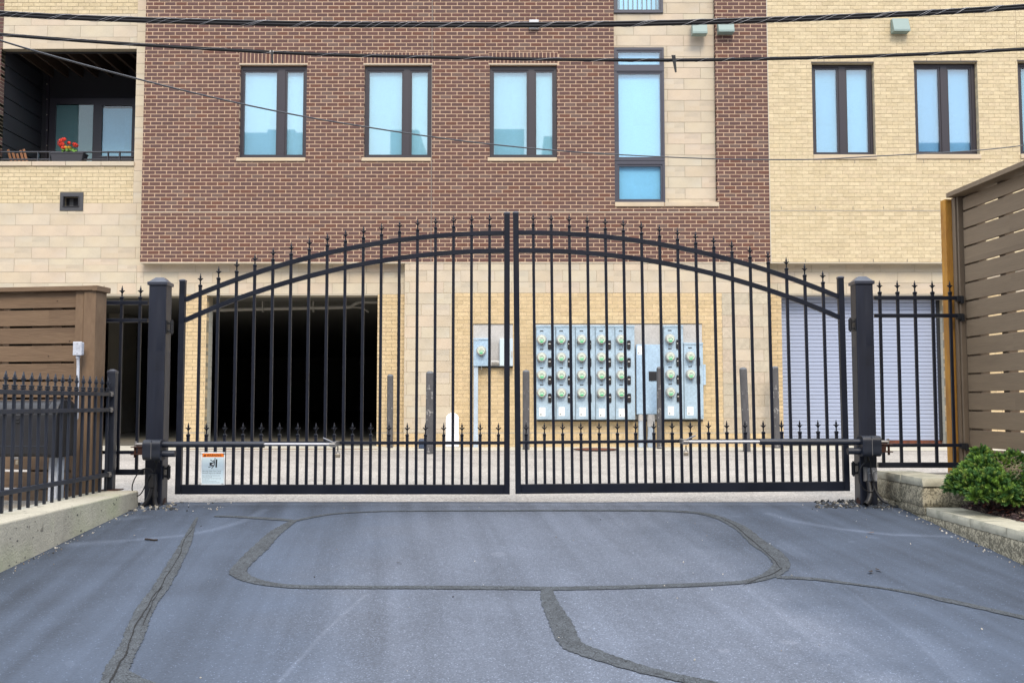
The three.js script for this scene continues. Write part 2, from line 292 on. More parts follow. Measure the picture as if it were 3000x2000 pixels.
function brickGeo(w, h, dep, b) { // front face at z = 0, small arris all round, no back
  const pos = [], q = (...v) => { const [a, c, d, e] = v; pos.push(...a, ...c, ...d, ...a, ...d, ...e); };
  const X0 = w / 2, Y0 = h / 2, xi = X0 - b, yi = Y0 - b, z = -b * 0.8;
  const f = [[-xi, -yi, 0], [xi, -yi, 0], [xi, yi, 0], [-xi, yi, 0]], o = [[-X0, -Y0, z], [X0, -Y0, z], [X0, Y0, z], [-X0, Y0, z]], k = [[-X0, -Y0, -dep], [X0, -Y0, -dep], [X0, Y0, -dep], [-X0, Y0, -dep]];
  q(...f); for (let i = 0; i < 4; i++) { const j = (i + 1) % 4; q(o[i], o[j], f[j], f[i]); q(k[i], k[j], o[j], o[i]); }
  const g = new THREE.BufferGeometry(); g.setAttribute('position', new THREE.Float32BufferAttribute(pos, 3)); g.computeVertexNormals(); return g;
}
const geoCache = new Map();
function pieceGeo(w, h, dep, b, variant) { const k = [w.toFixed(3), h.toFixed(3), dep, b, variant].join(); if (!geoCache.has(k)) geoCache.set(k, uvm(brickGeo(w, h, dep, b), 1, variant * 0.37, variant * 0.61)); return geoCache.get(k); }
const darkPal = [[0.1311, 0.0653, 0.0532], [0.122, 0.0622, 0.0532], [0.1401, 0.0673, 0.0522], [0.113, 0.0592, 0.0532], [0.1288, 0.0663, 0.0579], [0.1469, 0.0632, 0.0437], [0.1198, 0.0643, 0.057], [0.1345, 0.0683, 0.057], [0.1525, 0.0949, 0.0798], [0.1266, 0.0612, 0.0513], [0.1356, 0.0632, 0.0513]];
const tanPal = [[0.663, 0.5477, 0.3468], [0.6477, 0.5326, 0.3372], [0.6783, 0.5628, 0.361], [0.6324, 0.5176, 0.323], [0.663, 0.5427, 0.3515], [0.6885, 0.5728, 0.3705]];
const stonePal = [[0.55, 0.475, 0.36], [0.565, 0.485, 0.375], [0.54, 0.455, 0.34], [0.565, 0.47, 0.36], [0.55, 0.485, 0.37], [0.535, 0.465, 0.355]];
const brickMats = darkPal.map((c) => S({ color: C(...c), roughness: 0.85, map: rep(grainTint, 2.3, 2.3), bumpMap: rep(fineBump, 3, 3), bumpScale: 0.0012 }));
const tanMats = tanPal.map((c) => S({ color: C(...c), roughness: 0.85, map: rep(grainTint, 2.3, 2.3), bumpMap: rep(fineBump, 3, 3), bumpScale: 0.001 }));
const stoneMats = stonePal.map((c) => S({ color: C(...c), roughness: 0.9, map: rep(stoneTex, 0.9, 0.9), bumpMap: rep(fineBump, 2, 2), bumpScale: 0.0008 }));
const brickFieldM = S({ vertexColors: true, roughness: 0.85, map: rep(grainTint, 2.3, 2.3), bumpMap: rep(fineBump, 3, 3), bumpScale: 0.0012 });
const budget = { dark_brick: 300, tan_brick: 300, stone_block: 300 };
function placePieces(name, rects, part, plane, dep, bev, pal, mats, frac) {
  const c = V(0, 3.2, 0), key = (r) => Math.hypot((r.x0 + r.x1) / 2 - c.x, (r.y0 + r.y1) / 2 - c.y) + (r.full ? 0 : 1.5);
  rects = rects.slice().sort((a, b) => key(a) - key(b));
  const n = Math.min(rects.length, Math.floor(Math.min(budget[name], frac ?? budget[name]))); budget[name] -= n;
  const field = [];
  rects.forEach((r, i) => {
    const w = r.x1 - r.x0, h = r.y1 - r.y0, x = (r.x0 + r.x1) / 2 + rr(-0.0008, 0.0008), y = (r.y0 + r.y1) / 2 + rr(-0.0008, 0.0008), z = -plane + rr(-0.0016, 0.0016), ci = Math.floor(rnd() * pal.length), sh = rr(0.95, 1.05);
    if (i < n) { const m = mesh(name, pieceGeo(w, h, dep, bev, Math.floor(rnd() * 3)), mats[ci], part); m.position.set(x, y, z); m.rotation.z = rr(-0.002, 0.002); }
    else { const g = brickGeo(w, h, dep, bev); g.translate(x, y, z); field.push(g); const col = new Float32Array(g.attributes.position.count * 3); for (let k = 0; k < col.length; k += 3) { col[k] = pal[ci][0] * sh; col[k + 1] = pal[ci][1] * sh; col[k + 2] = pal[ci][2] * sh; } g.setAttribute('color', new THREE.BufferAttribute(col, 3)); uvm(g, 1, rnd(), rnd()); }
  });
  if (field.length) { const m = mesh(name + '_courses', mergeGeometries(field), brickFieldM, part); m.userData.kind = 'stuff'; }
}
// mortar bed or wall body: a slab with holes, front face at -front
function slab(r, holes, front, thick) {
  const s = new THREE.Shape([[r.x0, r.y0], [r.x1, r.y0], [r.x1, r.y1], [r.x0, r.y1]].map((p) => new THREE.Vector2(...p)));
  for (const o of holes) { const a = Math.max(o.x0, r.x0 + 0.002), b = Math.min(o.x1, r.x1 - 0.002), c = Math.max(o.y0, r.y0 + 0.002), d = Math.min(o.y1, r.y1 - 0.002); if (b > a && d > c) s.holes.push(new THREE.Path([[a, c], [a, d], [b, d], [b, c]].map((p) => new THREE.Vector2(...p)))); }
  const g = new THREE.ExtrudeGeometry(s, { depth: thick, bevelEnabled: false }); g.translate(0, 0, -front - thick); return uvm(g);
}
const mortarTex = rep(grainTint, 3, 3);
const mortarPink = S({ color: C(0.58, 0.41, 0.285), roughness: 0.95, map: mortarTex, bumpMap: rep(fineBump, 4, 4), bumpScale: 0.001 });
const mortarGrey = S({ color: C(0.52, 0.43, 0.29), roughness: 0.95, map: mortarTex });
const jointStone = S({ color: C(0.36, 0.31, 0.22), roughness: 0.95, map: mortarTex });
const trimStone = S({ color: C(0.56, 0.46, 0.33), roughness: 0.9, map: rep(stoneTex, 0.8, 0.8) });
const trimLight = S({ color: C(0.5, 0.45, 0.36), roughness: 0.6, metalness: 0.0 });
const frameM = P({ color: C(0.026, 0.021, 0.028), roughness: 0.42, clearcoat: 0.15, clearcoatRoughness: 0.4 });
const frameGreyM = P({ color: C(0.045, 0.046, 0.066), roughness: 0.42, clearcoat: 0.15, clearcoatRoughness: 0.4 });
const glassM = P({ color: C(0.86, 0.97, 1), roughness: 0.02, transmission: 1, thickness: 0, ior: 2.0 });
const darkRoom = S({ color: C(0.06, 0.06, 0.062), roughness: 1 }), clearGlassM = P({ color: C(0.9, 0.97, 0.98), roughness: 0.02, transmission: 1, thickness: 0, ior: 1.5 });
const sealantM = S({ color: C(0.2, 0.18, 0.16), roughness: 0.8 });
const TOP = Y(-90, F);

// windows: frame with sashes, panes, blinds, sill
function windowAt(o, panes, front, mat, blindCol, sillPx, opts = {}) {  // blindCol carries the sky tint mirrored in each window, painted into the blinds
  const w = new THREE.Group(); w.name = 'window' + (counts.win ? '_' + String(counts.win).padStart(3, '0') : ''); counts.win = (counts.win || 0) + 1; building.add(w);
  const holes = panes.map((p) => ({ x0: p.x0 - 0.035, x1: p.x1 + 0.035, y0: p.y0 - 0.035, y1: p.y1 + 0.035 }));
  mesh('window_frame', slab({ x0: o.x0 + 0.003, x1: o.x1 - 0.003, y0: o.y0 + 0.002, y1: o.y1 - 0.012 }, holes, front, 0.1), mat, w);
  panes.forEach((p, i) => {
    mesh('sash', slab(holes[i], [p], front + 0.014, 0.055), mat, w);
    mesh('pane', box(p.x0 - 0.004, p.x1 + 0.004, p.y0 - 0.004, p.y1 + 0.004, -front - 0.034, -front - 0.03), glassM, w);
    const lift = opts.lift ? opts.lift[i] : 0;
    if (opts.pleats) {
      const n = 10, wd = (p.x1 - p.x0 + 0.1) / n, gs = [];
      for (let k = 0; k < n; k++) { const g = new THREE.BoxGeometry(wd * 1.05, p.y1 - p.y0 + 0.1, 0.003); g.rotateY(0.75); g.translate(p.x0 - 0.05 + wd * (k + 0.5), (p.y0 + p.y1) / 2, -front - 0.14); gs.push(uvm(g)); }
      gs.forEach((g) => mesh('blind_vane', g, S({ color: C(...blindCol), roughness: 0.9 }), w));
    } else mesh('blind', box(p.x0 - 0.03, p.x1 + 0.03, p.y0 - 0.02 + lift, p.y1 + 0.03, -front - 0.085 - 0.004 * i, -front - 0.08 - 0.004 * i), blindMat(blindCol, i), w);
  });
  if (sillPx) mesh('window_sill', rbox(sillPx.x0, sillPx.x1, sillPx.y0, sillPx.y1, -front - 0.05, -sillPx.front, 0.006), trimStone, w);
  return w;
}
const blindMats = new Map();
const clothTex = tex(256, 256, (u, v) => { const n = 0.95 + 0.06 * (vn(u * 128, v * 32, 0) - 0.5) + 0.06 * (vn(u * 30, v * 128, 0) - 0.5) + 0.1 * (fbm(u * 2, v * 2, 2) - 0.5); return [n, n, n]; });
function blindMat(c, i) { const k = c.join() + i; if (!blindMats.has(k)) blindMats.set(k, S({ color: C(c[0] * (1 + 0.12 * i), c[1] * (1 + 0.11 * i), c[2] * (1 + 0.08 * i)), roughness: 0.85, map: rep(clothTex, 0.9, 0.9) })); return blindMats.get(k); }

const winHoles = [[700, 189.5, 897, 462], [1066, 189.5, 1264, 462], [1434.5, 189.5, 1632, 462]].map((a) => rectPx(...a, F));
const winPanes = [[[715, 211, 809, 453], [840, 211, 887, 453]], [[1081, 211, 1177, 453], [1206, 211, 1252, 453]], [[1447, 211, 1543, 453], [1571, 211, 1618, 453]]];
const strip = rectPx(1799.5, -120, 2097, 593, F); strip.y1 = TOP + 0.3;
// --- dark brick wall
{
  const yb = Y(768, F), yJ = Y(622, F), r = { x0: X(418, 385, F), x1: X(2252, 385, F), y0: yb, y1: TOP };
  const sillsR = winHoles.map((o) => ({ x0: o.x0 - 0.035, x1: o.x1 - 0.01, y0: o.y0 - 0.062, y1: o.y0, front: F - 0.022 }));
  const soldiers = winHoles.map((o) => ({ x0: o.x0 - 0.02, x1: o.x1 + 0.02, y0: o.y1 + 0.03, y1: o.y1 + 0.03 + 0.205 }));
  const lint = winHoles.map((o) => ({ x0: o.x0 - 0.02, x1: o.x1 + 0.005, y0: o.y1 - 0.001, y1: o.y1 + 0.03 }));
  const jx = X(1264.5, 330, F), vj = [{ x0: jx - 0.007, x1: jx + 0.007, y0: yb - 1, y1: TOP + 1 }];
  const hj = [{ x0: -99, x1: 99, y0: yJ - 0.009, y1: yJ + 0.014 }];
  const stripSill = { x0: strip.x0, x1: strip.x1 + 0.03, y0: Y(605, F), y1: strip.y0 };
  const wall = mesh('dark_brick_wall', slab(r, [...winHoles, strip], F + 0.005, 0.1), mortarPink, building);
  const rects = lay({ ...r, len: BR_L, h: BR_H, joint: 0.016, base: yb + 0.004, phase: 0.03, holes: [...winHoles, ...sillsR, ...soldiers, ...lint, strip, stripSill, ...vj, ...hj] });
  placePieces('dark_brick', rects, wall, F, 0.1, 0.0025, darkPal, brickMats);
  for (const s of soldiers) { // soldier course over each window
    const n = Math.round((s.x1 - s.x0) / 0.0695), w = (s.x1 - s.x0) / n, gs = [];
    for (let k = 0; k < n; k++) { const m = mesh('soldier_brick', pieceGeo(w - 0.016, s.y1 - s.y0 - 0.012, 0.1, 0.0025, k % 3), pick(brickMats), wall); m.position.set(s.x0 + w * (k + 0.5), (s.y0 + s.y1) / 2, -F + rr(-0.001, 0.001)); }
  }
  lint.forEach((l) => mesh('steel_lintel', box(l.x0, l.x1, l.y0 + 0.004, l.y1 - 0.012, -F - 0.1, -F + 0.003), trimLight, wall));
  mesh('control_joint', box(jx - 0.006, jx + 0.006, yb, TOP, -F - 0.05, -F - 0.004), sealantM, wall);
  mesh('flashing', box(r.x0, r.x1, yJ + 0.002, yJ + 0.012, -F - 0.05, -F + 0.005), trimLight, wall);
  mesh('bottom_ledge', box(r.x0, X(2790, 770, F), yb - 0.018, yb - 0.002, -B - 0.02, -F + 0.012), trimLight, wall);
  winHoles.forEach((o, i) => windowAt(o, winPanes[i].map((p) => rectPx(...p, F + 0.085)), F + 0.07, frameM, [[0.48, 0.62, 0.72], [0.46, 0.61, 0.67], [0.45, 0.6, 0.66]][i], sillsR[i]));
  // stone strip with the tall stair window
  const q = F + 0.09, sh = { x0: strip.x0 - 0.05, x1: strip.x1 + 0.05, y0: strip.y0 - 0.1, y1: TOP };
  const tall = rectPx(1799, 139, 1947, 594, q), upper = rectPx(1797, -160, 1942, 39, q);
  const sw = mesh('stone_strip', slab({ ...sh, y0: strip.y0 - 0.09 }, [tall, upper], q + 0.006, 0.12), jointStone, building);
  placePieces('stone_block', lay({ x0: strip.x0, x1: strip.x1, y0: strip.y0, y1: TOP, len: ST_L, h: ST_H * 0.998, joint: 0.006, base: Y(103, q) - 30 * ST_H * 0.998, phase: strip.x1 - ST_L * 7.42, holes: [tall, upper] }), sw, q, 0.05, 0.0015, stonePal, stoneMats);
  mesh('stone_sill', rbox(strip.x0, X(1946, 600, F), stripSill.y0, stripSill.y1 + 0.004, -q - 0.02, -F + 0.025, 0.005), trimStone, sw);
  mesh('stone_sill', rbox(X(1948, 600, F), stripSill.x1, stripSill.y0 + 0.004, stripSill.y1 + 0.004, -q - 0.02, -F + 0.02, 0.005), trimStone, sw);
  // brick return on the right of the strip
  const zz = []; for (let k = 0; k * BR_H + yb < TOP; k++) { const y0 = yb + 0.004 + k * BR_H; if (y0 < strip.y0 + 0.02) continue; const m = box(strip.x1, strip.x1 + 0.02, y0 + 0.006, y0 + BR_H - 0.006, -F - 0.09, -F - 0.004); zz.push(m); }
  mesh('return_brick', zz, brickMats[3], sw);
  windowAt(tall, [[1811, 155, 1932, 192], [1812, 219, 1934, 462], [1814, 489, 1935, 585]].map((p) => rectPx(...p, q + 0.03)), q - 0.035, frameGreyM, [0.38, 0.6, 0.8], null);
  for (const py of [207, 469]) mesh('window_mullion', box(tall.x0 + 0.004, tall.x1 - 0.004, Y(py + 2.5, q), Y(py - 2.5, q), -q + 0.02, -q + 0.043), frameGreyM, sw);
  windowAt(upper, [rectPx(1809, -150, 1929, 31, q + 0.03)], q - 0.035, frameGreyM, [0.62, 0.86, 0.98], null, { pleats: true });
}
// --- tan brick wall on the right
const ventM = P({ color: C(0.21, 0.285, 0.265), roughness: 0.5, clearcoat: 0.1 });
function vent(px0, py0, px1, py1, mat, name = 'vent_hood') {
  const r = rectPx(px0, py0, px1, py1, F - 0.1), h = r.y1 - r.y0, w = r.x1 - r.x0;
  const g = extr([[0, 0], [0.15, 0], [0.15, 0.03], [0.07, h], [0, h]], w, 0.004); g.rotateY(-Math.PI / 2); g.translate(r.x1, r.y0, -F + 0.004);
  const v = mesh(name, uvm(g), mat, building);
  const under = box(r.x0 + 0.02, r.x1 - 0.02, r.y0 - 0.01, r.y0 + 0.01, -F + 0.02, -F + 0.13); mesh('vent_opening', under, mat, v);
}
{
  const rw = [[2381, 184, 2564, 453], [2682, 181, 2868, 452], [2987, 179, 3180, 451]].map((a) => rectPx(...a, F));
  const rp = [[[2391, 203, 2453, 446], [2483, 203, 2543, 446]], [[2690, 202, 2752, 444], [2781, 202, 2843, 444]], [[2996, 200, 3050, 443], [3090, 200, 3150, 443]]];
  const yb = Y(768, F), yJ = Y(617, F), r = { x0: X(2253, 385, F) + 0.004, x1: X(3250, 385, F), y0: yb, y1: TOP };
  const sills = rw.map((o) => ({ x0: o.x0 + 0.0, x1: o.x1 + 0.02, y0: o.y0 - 0.085, y1: o.y0, front: F - 0.02 }));
  const lint = rw.map((o) => ({ x0: o.x0 - 0.01, x1: o.x1 + 0.005, y0: o.y1 - 0.001, y1: o.y1 + 0.022 }));
  const jx = X(2982, 200, F);
  const wall = mesh('tan_brick_wall', slab(r, rw, F + 0.004, 0.13), mortarGrey, building);
  placePieces('tan_brick', lay({ ...r, len: BR_L, h: BR_H, joint: 0.007, base: yb + 0.004, phase: 0.11, holes: [...rw, ...sills, ...lint, { x0: -9, x1: 99, y0: yJ - 0.006, y1: yJ + 0.008 }, { x0: jx - 0.006, x1: jx + 0.006, y0: 0, y1: 99 }] }), wall, F, 0.13, 0.0018, tanPal, tanMats, 90);
  mesh('flashing', box(r.x0, r.x1, yJ - 0.003, yJ + 0.006, -F - 0.05, -F + 0.003), trimLight, wall);
  for (const [px, py] of [[2310, 763], [2361, 763], [2460, 763], [2560, 763], [2659, 763], [2761, 763], [2860, 763], [2290, 609], [2390, 609], [2500, 609], [2590, 609], [2676, 609], [2415, 177], [2514, 177], [2716, 174], [2816, 174], [2406, 474], [2505, 474], [2707, 472], [2841, 472]]) { const p = at(px, py, F); mesh('weep_slot', box(p.x - 0.0045, p.x + 0.0045, p.y - 0.028, p.y + 0.026, -F - 0.02, -F + 0.0022), sealantM, wall); }
  mesh('corner_bead', box(r.x0 - 0.012, r.x0 + 0.004, yb, TOP, -F - 0.05, -F + 0.006), trimLight, wall);
  lint.forEach((l) => mesh('steel_lintel', box(l.x0, l.x1, l.y0 + 0.004, l.y1 - 0.006, -F - 0.12, -F + 0.003), frameM, wall));
  rw.forEach((o, i) => windowAt(o, rp[i].map((p) => rectPx(...p, F + 0.115)), F + 0.1, frameM, [[0.33, 0.51, 0.67], [0.29, 0.45, 0.64], [0.2, 0.36, 0.42]][i], sills[i]));
  vent(2617, 53, 2664, 93, ventM); vent(2105, 56, 2150, 95, ventM); vent(2029, 58, 2071, 100, ventM);
  const f = rectPx(1550, 61, 1578, 87, F); mesh('vent_hood', rbox(f.x0, f.x1, f.y0, f.y1, -F, -F + 0.07, 0.01), S({ color: C(0.55, 0.56, 0.58), roughness: 0.4 }), building);  // plain box standing for a small wall light fixture
}
// --- left part: stone and tan brick with the balcony, set back
const bal = { x0: X(-3, 310, B), x1: X(397.5, 310, B), y0: Y(475, B), y1: Y(143, B) };
const gar1 = { x0: X(-260, 1080, B), x1: X(521, 1080, B), y0: Y(1330, B), y1: Y(863, B) }, gar2 = { x0: X(601, 1080, B), x1: X(1104.5, 1080, B), y0: Y(1330, B), y1: Y(861.5, B) }, gar3 = { x0: X(2293.5, 1080, B), x1: X(2776, 1080, B), y0: Y(1330, B), y1: Y(860.5, B) };
{
  const xl = X(2, 300, B), xr = X(427, 350, B) + 0.12, yA = Y(595, B), yBot = Y(776, B), colX = X(395.5, 300, B);
  const wall = mesh('stone_wall', slab({ x0: -14, x1: xr, y0: yBot, y1: TOP }, [bal, rectPx(184, 575, 231, 606, B)], B + 0.005, 0.14), jointStone, building);
  const ventR = rectPx(175, 564, 243, 617, B);
  // dark brick pier at the very edge, with its jamb into the balcony
  const edge = lay({ x0: xl - 1.2, x1: xl - 0.006, y0: Y(486, B), y1: TOP, len: BR_L, h: BR_H, joint: 0.0125, base: Y(475, B), holes: [bal] });
  placePieces('dark_brick', edge, wall, B - 0.002, 0.14, 0.0025, darkPal, brickMats, 0);
  const jam = []; for (let y = bal.y0; y < bal.y1 - 0.02; y += BR_H) jam.push(box(bal.x0 - 0.05, bal.x0 + 0.0, y + 0.006, Math.min(bal.y1, y + BR_H - 0.006), -B - 0.145, -B - 0.003)); mesh('jamb_brick', jam, brickMats[1], wall);
  mesh('jamb_mortar', box(bal.x0 - 0.04, bal.x0 - 0.006, bal.y0, bal.y1, -B - 0.146, -B - 0.008), mortarPink, wall);
  const tan1 = lay({ x0: xl, x1: colX, y0: Y(40, B), y1: TOP, len: BR_L, h: BR_H, joint: 0.007, base: Y(40, B), phase: 0.02 });
  const tan2 = lay({ x0: -14, x1: colX, y0: yA, y1: Y(487, B), len: BR_L, h: BR_H, joint: 0.007, base: yA, phase: 0.06, holes: [ventR] });
  placePieces('tan_brick', [...tan1, ...tan2].filter((r) => r.x1 > -10.5), wall, B, 0.05, 0.0018, tanPal, tanMats, 40);
  const stones = [
    ...lay({ x0: xl, x1: colX, y0: Y(143, B), y1: Y(40, B), len: ST_L, h: (Y(40, B) - Y(143, B)) / 3, joint: 0.005, phase: 0.28, holes: [bal] }),
    ...lay({ x0: colX + 0.002, x1: xr, y0: yA, y1: TOP, len: 2, h: ST_H * 0.985, joint: 0.005, base: yA, bond: 0, phase: colX }),
    ...lay({ x0: -10.4, x1: xr + 0.05, y0: yBot, y1: yA, len: ST_L * 1.03, h: ST_H, joint: 0.005, base: yA - 12 * ST_H, phase: X(45, 610, B), holes: [ventR] })];
  placePieces('stone_block', stones, wall, B, 0.05, 0.0015, stonePal, stoneMats);
  const sill = [[-40, 93], [94, 192], [193, 296], [297, 393]].map(([a, b]) => rbox(X(a, 480, B) + 0.002, X(b, 480, B), Y(486, B), Y(474.5, B) + 0.008, -B - 0.16, -B + 0.03, 0.004));
  sill.forEach((g) => mesh('sill_stone', g, pick(stoneMats), wall));
  // recessed wall vent
  const vg = new THREE.Group(); vg.name = 'wall_vent'; building.add(vg);
  const inn = rectPx(184, 575, 231, 606, B), ductShadeM = S({ color: C(0.055, 0.055, 0.06), roughness: 0.5 });  // duct coloured near black for the shade deep inside the vent
  mesh('vent_frame', slab(ventR, [inn], B - 0.012, 0.06), S({ color: C(0.055, 0.055, 0.06), roughness: 0.5 }), vg);
  mesh('vent_flap', [box(inn.x0, inn.x0 + 0.012, inn.y0, inn.y1, -B - 0.04, -B + 0.03), box(inn.x1 - 0.008, inn.x1, inn.y0, inn.y1, -B - 0.04, -B + 0.03), box(inn.x0, inn.x1, inn.y0, inn.y0 + 0.008, -B - 0.04, -B + 0.03), box(inn.x0, inn.x1, inn.y1 - 0.008, inn.y1, -B - 0.04, -B + 0.03)], S({ color: C(0.04, 0.04, 0.045), roughness: 0.5 }), vg);
  mesh('vent_duct', box(inn.x0 - 0.02, inn.x1 + 0.02, inn.y0 - 0.02, inn.y1 + 0.02, -B - 0.16, -B - 0.142), ductShadeM, vg); mesh('duct_plate', box(inn.x0 + 0.06, inn.x0 + 0.13, inn.y0 + 0.01, inn.y1 - 0.02, -B - 0.13, -B - 0.12), S({ color: C(0.1, 0.1, 0.1), roughness: 0.5 }), vg);
}
// --- balcony interior
{
  const D = B + 0.145, D2 = D + 1.5, room = new THREE.Group(); room.name = 'balcony'; building.add(room);
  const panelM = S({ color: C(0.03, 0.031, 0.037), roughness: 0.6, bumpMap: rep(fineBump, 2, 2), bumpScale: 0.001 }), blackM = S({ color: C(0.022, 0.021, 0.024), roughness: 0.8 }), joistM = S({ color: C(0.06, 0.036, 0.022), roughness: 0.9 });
  const hgt = (bal.y1 + 0.25 - bal.y0) / 7;
  for (let k = 0; k < 8; k++) mesh('siding_panel', rbox(bal.x0 - 0.08, bal.x0 - 0.02, bal.y0 - 0.2 + k * 0.298 + 0.009, bal.y0 - 0.2 + (k + 1) * 0.298 - 0.009, -D2, -D, 0.004), panelM, room);
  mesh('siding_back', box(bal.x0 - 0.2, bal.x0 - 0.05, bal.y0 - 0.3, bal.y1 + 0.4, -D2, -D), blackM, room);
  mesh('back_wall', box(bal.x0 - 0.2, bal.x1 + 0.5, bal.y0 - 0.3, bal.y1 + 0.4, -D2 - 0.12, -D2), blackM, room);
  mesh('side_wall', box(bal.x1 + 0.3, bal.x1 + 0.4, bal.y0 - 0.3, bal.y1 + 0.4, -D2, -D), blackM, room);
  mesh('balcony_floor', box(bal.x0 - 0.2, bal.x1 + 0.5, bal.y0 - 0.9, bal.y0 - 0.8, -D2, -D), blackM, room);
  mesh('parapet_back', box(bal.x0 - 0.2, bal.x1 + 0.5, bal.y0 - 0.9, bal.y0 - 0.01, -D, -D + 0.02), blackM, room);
  mesh('ceiling_deck', box(bal.x0 - 0.2, bal.x1 + 0.5, bal.y1 + 0.22, bal.y1 + 0.3, -D2, -D), joistM, room);
  for (let k = 0; k < 9; k++) mesh('joist', box(bal.x0 + 0.15 + k * 0.3, bal.x0 + 0.19 + k * 0.3, bal.y1 + 0.02, bal.y1 + 0.22, -D2, -D - 0.04), joistM, room);
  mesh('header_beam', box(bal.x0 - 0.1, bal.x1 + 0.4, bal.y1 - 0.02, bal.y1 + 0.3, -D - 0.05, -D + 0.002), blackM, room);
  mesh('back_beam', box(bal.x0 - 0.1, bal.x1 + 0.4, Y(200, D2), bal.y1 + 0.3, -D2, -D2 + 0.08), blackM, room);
  mesh('corner_trim', box(X(136, 310, D2), X(143, 310, D2), bal.y0 - 0.3, Y(200, D2), -D2, -D2 + 0.03), frameM, room);
  for (let k = 0; k < 5; k++) { const s = new THREE.SphereGeometry(0.012, 8, 6).toNonIndexed(); const p = at(136, 246 + k * 45, D2 - 0.05); s.translate(p.x, p.y, p.z); mesh('clip', s, trimLight, room); }  // pale unlit balls standing for string lights in the corner
  const o = { x0: X(146, 400, D2), x1: bal.x1 + 0.45, y0: bal.y0 - 0.75, y1: Y(290, D2) };
  const pn = [{ x0: X(164, 390, D2), x1: X(274, 390, D2), y0: bal.y0 - 0.6, y1: Y(307, D2) }, { x0: X(300, 390, D2), x1: X(388, 390, D2), y0: bal.y0 - 0.6, y1: Y(311, D2) }];
  mesh('door_frame', slab(o, pn, D2 - 0.06, 0.06), frameM, room);
  pn.forEach((p, i) => { mesh('door_pane', box(p.x0, p.x1, p.y0, p.y1, -D2 + 0.026, -D2 + 0.03), clearGlassM, room); mesh('door_blind', box(p.x0, p.x1, p.y0, p.y1 - (i ? 0.05 : 0.01), -D2 + 0.008, -D2 + 0.012), S({ color: i ? C(0.42, 0.68, 0.85) : C(0.2, 0.3, 0.29), roughness: 0.85, map: rep(clothTex, 0.9, 0.9) }), room); });
  const railM = P({ color: C(0.03, 0.03, 0.036), roughness: 0.35, clearcoat: 0.3 });
  for (const py of [445, 467]) mesh('railing', rod(at(-10, py, B + 0.06), at(395, py + 0.5, B + 0.06), 0.016), railM, room);
  for (const px of [106, 142, 312, 346]) mesh('rail_clip', [box(X(px, 455, B) - 0.008, X(px, 455, B) + 0.008, Y(470, B), Y(441, B), -B - 0.085, -B - 0.035)], railM, room);
}
